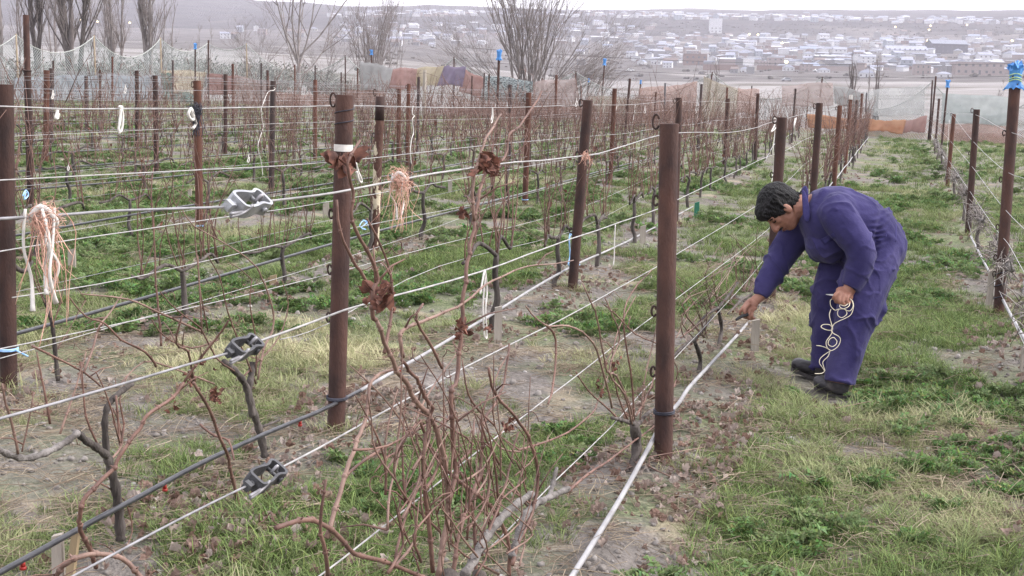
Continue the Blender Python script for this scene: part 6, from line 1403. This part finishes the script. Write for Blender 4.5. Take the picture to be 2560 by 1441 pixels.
M_STRAW = gmat('dead_straw', (.30, .24, .17), (.42, .36, .27), (.22, .17, .13))
T_GR = src_col('tufts', [tuft(i, 26, .070 if i < 4 else .11, .055, .0021, .75) for i in range(6)])
T_WD = src_col('weeds', [weed(40+i, 15+3*(i % 3), .085+.02*(i % 2), .060, M_WEED) for i in range(5)])
T_LF = src_col('leaves', [litter_leaf(80+i) for i in range(9)])
T_ST = src_col('straws', [straw(90+i) for i in range(5)])
def scatter(name, coll, pts, label):
    n = len(pts); me = bpy.data.meshes.new(name); me.from_pydata([p[0] for p in pts], [], [])
    for nm, tp, vals in (('rot', 'FLOAT_VECTOR', [x for p in pts for x in p[1]]), ('scl', 'FLOAT', [p[2] for p in pts]), ('var', 'INT', [p[3] for p in pts]), ('dry', 'FLOAT', [p[4] for p in pts])):
        a = me.attributes.new(nm, tp, 'POINT'); a.data.foreach_set('vector' if tp == 'FLOAT_VECTOR' else 'value', vals)
    o = bpy.data.objects.new(name, me); COL.objects.link(o)
    g = bpy.data.node_groups.new(name, 'GeometryNodeTree'); g.interface.new_socket('Geometry', in_out='INPUT', socket_type='NodeSocketGeometry'); g.interface.new_socket('Geometry', in_out='OUTPUT', socket_type='NodeSocketGeometry')
    N = g.nodes; L = g.links; gi = N.new('NodeGroupInput'); go = N.new('NodeGroupOutput'); iop = N.new('GeometryNodeInstanceOnPoints'); ci = N.new('GeometryNodeCollectionInfo')
    ci.inputs['Collection'].default_value = coll; ci.inputs['Separate Children'].default_value = True; ci.inputs['Reset Children'].default_value = True
    def at(nm, dt): a = N.new('GeometryNodeInputNamedAttribute'); a.data_type = dt; a.inputs['Name'].default_value = nm; return a.outputs['Attribute']
    L.new(gi.outputs[0], iop.inputs['Points']); L.new(ci.outputs[0], iop.inputs['Instance']); iop.inputs['Pick Instance'].default_value = True
    L.new(at('var', 'INT'), iop.inputs['Instance Index']); L.new(at('scl', 'FLOAT'), iop.inputs['Scale'])
    e = N.new('FunctionNodeEulerToRotation'); L.new(at('rot', 'FLOAT_VECTOR'), e.inputs[0]); L.new(e.outputs[0], iop.inputs['Rotation']); L.new(iop.outputs[0], go.inputs[0])
    m = o.modifiers.new('scatter', 'NODES'); m.node_group = g; tag(o, label, kind='stuff'); print(name, n); return o
def n2(x, y, f, s): return noise.fractal(V((x*f, y*f, s)), .9, 2.0, 3)
def rowdist(x, y):
    return min((abs(x-(a+s*y)), i) for i, (a, s) in enumerate(ROWS))
def cover(x, y):
    """returns (grass, dryness, weed, leaf) chances for a spot of ground"""
    d, ri = rowdist(x, y); u = n2(x, y, .75, 1); v = n2(x, y, .38, 7); w = n2(x, y, 1.7, 3)
    green = .40 + .75*u + .35*w
    if d < .28: green -= .45*(1-d/.28)+.1
    if x > -.6: green += .16

    if y < 4.2 and x < -1.2: green -= .06
    if 0.0 < x < .45 and y < 9: green += .1
    if y < 3.6: green += .10
    dry = .5 + .9*v + .25*w + (.12 if y < 7 else -.18)
    wd = -.05+.85*n2(x, y, .55, 21)+.3*n2(x, y, 1.9, 22)
    if x < -3.0 and 6 < y < 34: wd += .30
    if y > 30: wd -= .1
    if x > -.5: wd += .27
    if y < 7 and x < -.3: wd -= .28
    # the worn path between the last two rows
    lf = (.55 if d < .32 else .1)+.6*n2(x, y, .9, 31)
    return green, dry, wd, lf
rs = random.Random(99)
G_, W_, L_, S_ = [], [], [], []
def spot(r0, r1, lo=-.55, hi=.50):
    a = rs.uniform(lo, hi); r = math.sqrt(rs.uniform(r0*r0, r1*r1)); d = Fh*math.cos(a)+R0*math.sin(a); return d.x*r, d.y*r, r
FEET = [mp(800, 1404, .14), mp(670, 1385, .07), mp(700, 1295, -.19), mp(540, 1265, -.27)]
FEET += [f-Fh*.16 for f in FEET]+[f-Fh*.3 for f in FEET[:2]]
def bounds(x, y):
    if any((x-f.x)**2+(y-f.y)**2 < .016 for f in FEET): return False
    return -35.5 < x < 6 and y < 61
for r0, r1, n, s in ((2.2, 6, 15500, .85), (6, 12, 34000, 1.0), (12, 24, 30000, 1.35), (24, 62, 26000, 1.9)):
    for k in range(n):
        x, y, r = spot(r0, r1)
        if not bounds(x, y): continue
        g, dry, wd, lf = cover(x, y)
        if rs.random() > (g-.10)*1.7: continue
        z = terrain(x, y); p = (x, y, z); dq = min(1, max(0, (dry-.44)*1.5))*rs.uniform(.3, 1.2)+.10*rs.random()
        G_.append((p, (rs.gauss(0, .12), rs.gauss(0, .12), rs.uniform(0, 6.28)), s*rs.uniform(.45, 1.15)*(.65+.5*min(1, max(0, g))), rs.randrange(6), min(1, dq)))
for (b0, t0, r0_) in POSTINFO:
    if b0.y > 26: continue
    for k in range(13):
        a = rs.uniform(0, 6.28); q = r0_+rs.uniform(.005, .10); x, y = b0.x+math.cos(a)*q, b0.y+math.sin(a)*q
        G_.append(((x, y, terrain(x, y)), (rs.gauss(0, .15), rs.gauss(0, .15), rs.uniform(0, 6.28)), rs.uniform(.6, 1.25), rs.randrange(6), rs.random()*.9))
for r0, r1, n, s in ((2.4, 6, 2600, .8), (6, 12, 5200, .95), (12, 24, 8000, 1.25), (24, 62, 7000, 1.8)):
    for k in range(n):
        x, y, r = spot(r0, r1)
        if not bounds(x, y): continue
        g, dry, wd, lf = cover(x, y)
        if rs.random() > (wd-.16)*3.2: continue
        W_.append(((x, y, terrain(x, y)-.005), (rs.gauss(0, .15), rs.gauss(0, .15), rs.uniform(0, 6.28)), s*rs.uniform(.5, 1.25), rs.randrange(5), rs.random()**2*.8))
for r0, r1, n, s in ((2.2, 6, 12500, .9), (6, 12, 13000, 1), (12, 28, 8000, 1.2)):
    for k in range(n):
        x, y, r = spot(r0, r1)
        if not bounds(x, y): continue
        g, dry, wd, lf = cover(x, y)
        if rs.random() > (lf-.22)*1.5: continue
        L_.append(((x, y, terrain(x, y)+.004+.02*rs.random()*max(0, lf)), (rs.gauss(0, .55), rs.gauss(0, .55), rs.uniform(0, 6.28)), s*rs.uniform(.4, 1.25), rs.randrange(9), rs.random()**1.5))
for r0, r1, n, s in ((2.2, 6, 4200, 1), (6, 12, 4200, 1.1), (12, 24, 2600, 1.4)):
    for k in range(n):
        x, y, r = spot(r0, r1)
        if not bounds(x, y): continue
        g, dry, wd, lf = cover(x, y)
        if rs.random() > .35+.5*(dry-.4): continue
        S_.append(((x, y, terrain(x, y)+.003), (rs.gauss(0, .1), rs.gauss(0, .1), rs.uniform(0, 6.28)), s*rs.uniform(.5, 1.2), rs.randrange(5), rs.random()))
scatter('grass', T_GR, G_, 'short green and straw pale grass growing in patches')
scatter('weeds', T_WD, W_, 'bright green low weeds between the vine rows')
scatter('fallen_leaves', T_LF, L_, 'dry brown vine leaves fallen under the rows')
scatter('dead_straw', T_ST, S_, 'dead straw stalks lying on the soil')
def clod(seed):
    rs_ = random.Random(seed); mb = MB(); mb.ell((0, 0, .004), (V((.014, 0, 0)), V((0, .012, 0)), V((0, 0, .010))), 9, 6); mb.v = [tuple(V(v)*(1+.55*noise.noise(V(v)*90+V((seed, 0, 0))))) for v in mb.v]
    o = mb.build('soil_clod', [M_CLOD], None, True); cattr(o, [(1, 1, 1)]*len(o.data.polygons)); return o
M_CLOD = mat('dry_soil_clod', (.115, .10, .09), (.21, .19, .175), scale=40, rough=1, spec=.05, inst=('dry', (.25, .23, .215)))
C_ = []
for r0, r1, n, s in ((2.2, 6, 5200, .8), (6, 13, 6000, 1.1)):
    for k in range(n):
        x, y, r = spot(r0, r1)
        if not bounds(x, y): continue
        g = cover(x, y)[0]
        if rs.random() > 1.0-g*1.3: continue
        C_.append(((x, y, terrain(x, y)), (rs.gauss(0, .4), rs.gauss(0, .4), rs.uniform(0, 6.28)), s*rs.uniform(.2, 1)**2*1.5, rs.randrange(4), rs.random()))
scatter('soil_clods', src_col('clods', [clod(i) for i in range(4)]), C_, 'small crumbled lumps of grey soil')
# pebbles
mb = MB()
for k in range(260):
    x, y, r = spot(2.4, 11); s = rs.uniform(.005, .018); z = terrain(x, y); a = rs.uniform(0, 3); u = V((math.cos(a), math.sin(a), 0)); v = V((-u.y, u.x, 0)); mb.ell((x, y, z+s*.2), (u*s*1.3, v*s, ZZ*s*.7), 7, 5)
o = mb.build('pebbles', mat('pebble_stone', (.24, .22, .21), (.42, .40, .38), scale=12, rough=.9)); tag(o, 'small pale pebbles on the bare soil', kind='stuff')
# pruned canes left lying on the grass path
TW = (((2290, 790), (2330, 770), (2368, 742)), ((2230, 775), (2290, 790), (2350, 812)), ((2165, 900), (2230, 905), (2290, 890)), ((2170, 945), (2240, 930), (2330, 938)), ((2210, 850), (2290, 835), (2330, 822)), ((2330, 1050), (2400, 1085), (2470, 1120)), ((2400, 1180), (2480, 1235), (2560, 1285)), ((2000, 850), (2010, 880), (2030, 905)), ((2060, 1035), (2140, 1062), (2200, 1060)), ((2230, 470), (2330, 455), (2390, 430)), ((2170, 420), (2230, 455), (2260, 500)), ((1560, 1150), (1620, 1210), (1700, 1240)), ((470, 1225), (560, 1250), (610, 1275)), ((1290, 1300), (1250, 1330), (1180, 1345)))
for i, q in enumerate(TW):
    P = []
    for x, y in q: p = gp(x, y); p.z = terrain(p.x, p.y)+.012+.014*rs.random(); P.append(p)
    mb = MB(); cane(mb, P, .0045, .0022, 6, True, rs, 4); b = P[1]; mb.tube([b, b+V((rs.gauss(0, .05), rs.gauss(0, .05), .03)), b+V((rs.gauss(0, .1), rs.gauss(0, .1), .05))], [.003, .002, .0012], 5)
    o = mb.build('pruned_cane', M_CANE2 if i % 3 else M_CANE); tag(o, ['pruned cane lying behind the man below the right row', 'pruned cane pointing from the man\'s back to the right row', 'pruned cane right behind the man\'s leg', 'pruned cane by the man\'s near boot heel', 'pruned cane on the path behind the man\'s knees', 'pruned cane across bare soil on the right path', 'pruned cane at the right edge beside leaf litter', 'short pruned cane in front of the man\'s shins', 'pruned cane in the grass below the man\'s boots', 'pruned cane far up the path', 'curved pruned cane near the top of the path', 'pruned cane at the foot of the closest post', 'pruned cane among leaves under the lowest tensioner', 'pruned cane under the big foreground vine'][i], 'cane', 'pruned canes on the ground')
# ---------------------------------------------------------------- haze
bm = bmesh.new(); bmesh.ops.create_cube(bm, size=1); me = bpy.data.meshes.new('haze'); bm.to_mesh(me); bm.free()
zmin = -6; zmax = 230; hz = bpy.data.objects.new('haze', me); COL.objects.link(hz); hz.scale = (9000, 9000, zmax-zmin); hz.location = (0, 0, (zmax+zmin)/2)
m = bpy.data.materials.new('haze_air'); m.use_nodes = True; N = m.node_tree.nodes; N.remove(N['Principled BSDF']); pv = N.new('ShaderNodeVolumePrincipled'); pv.inputs['Density'].default_value = HAZE; pv.inputs['Color'].default_value = (.81, .79, .885, 1); pv.inputs['Anisotropy'].default_value = .2
m.node_tree.links.new(pv.outputs[0], N['Material Output'].inputs['Volume']); me.materials.append(m); tag(hz, 'pale lavender dust haze over the valley', kind='stuff')
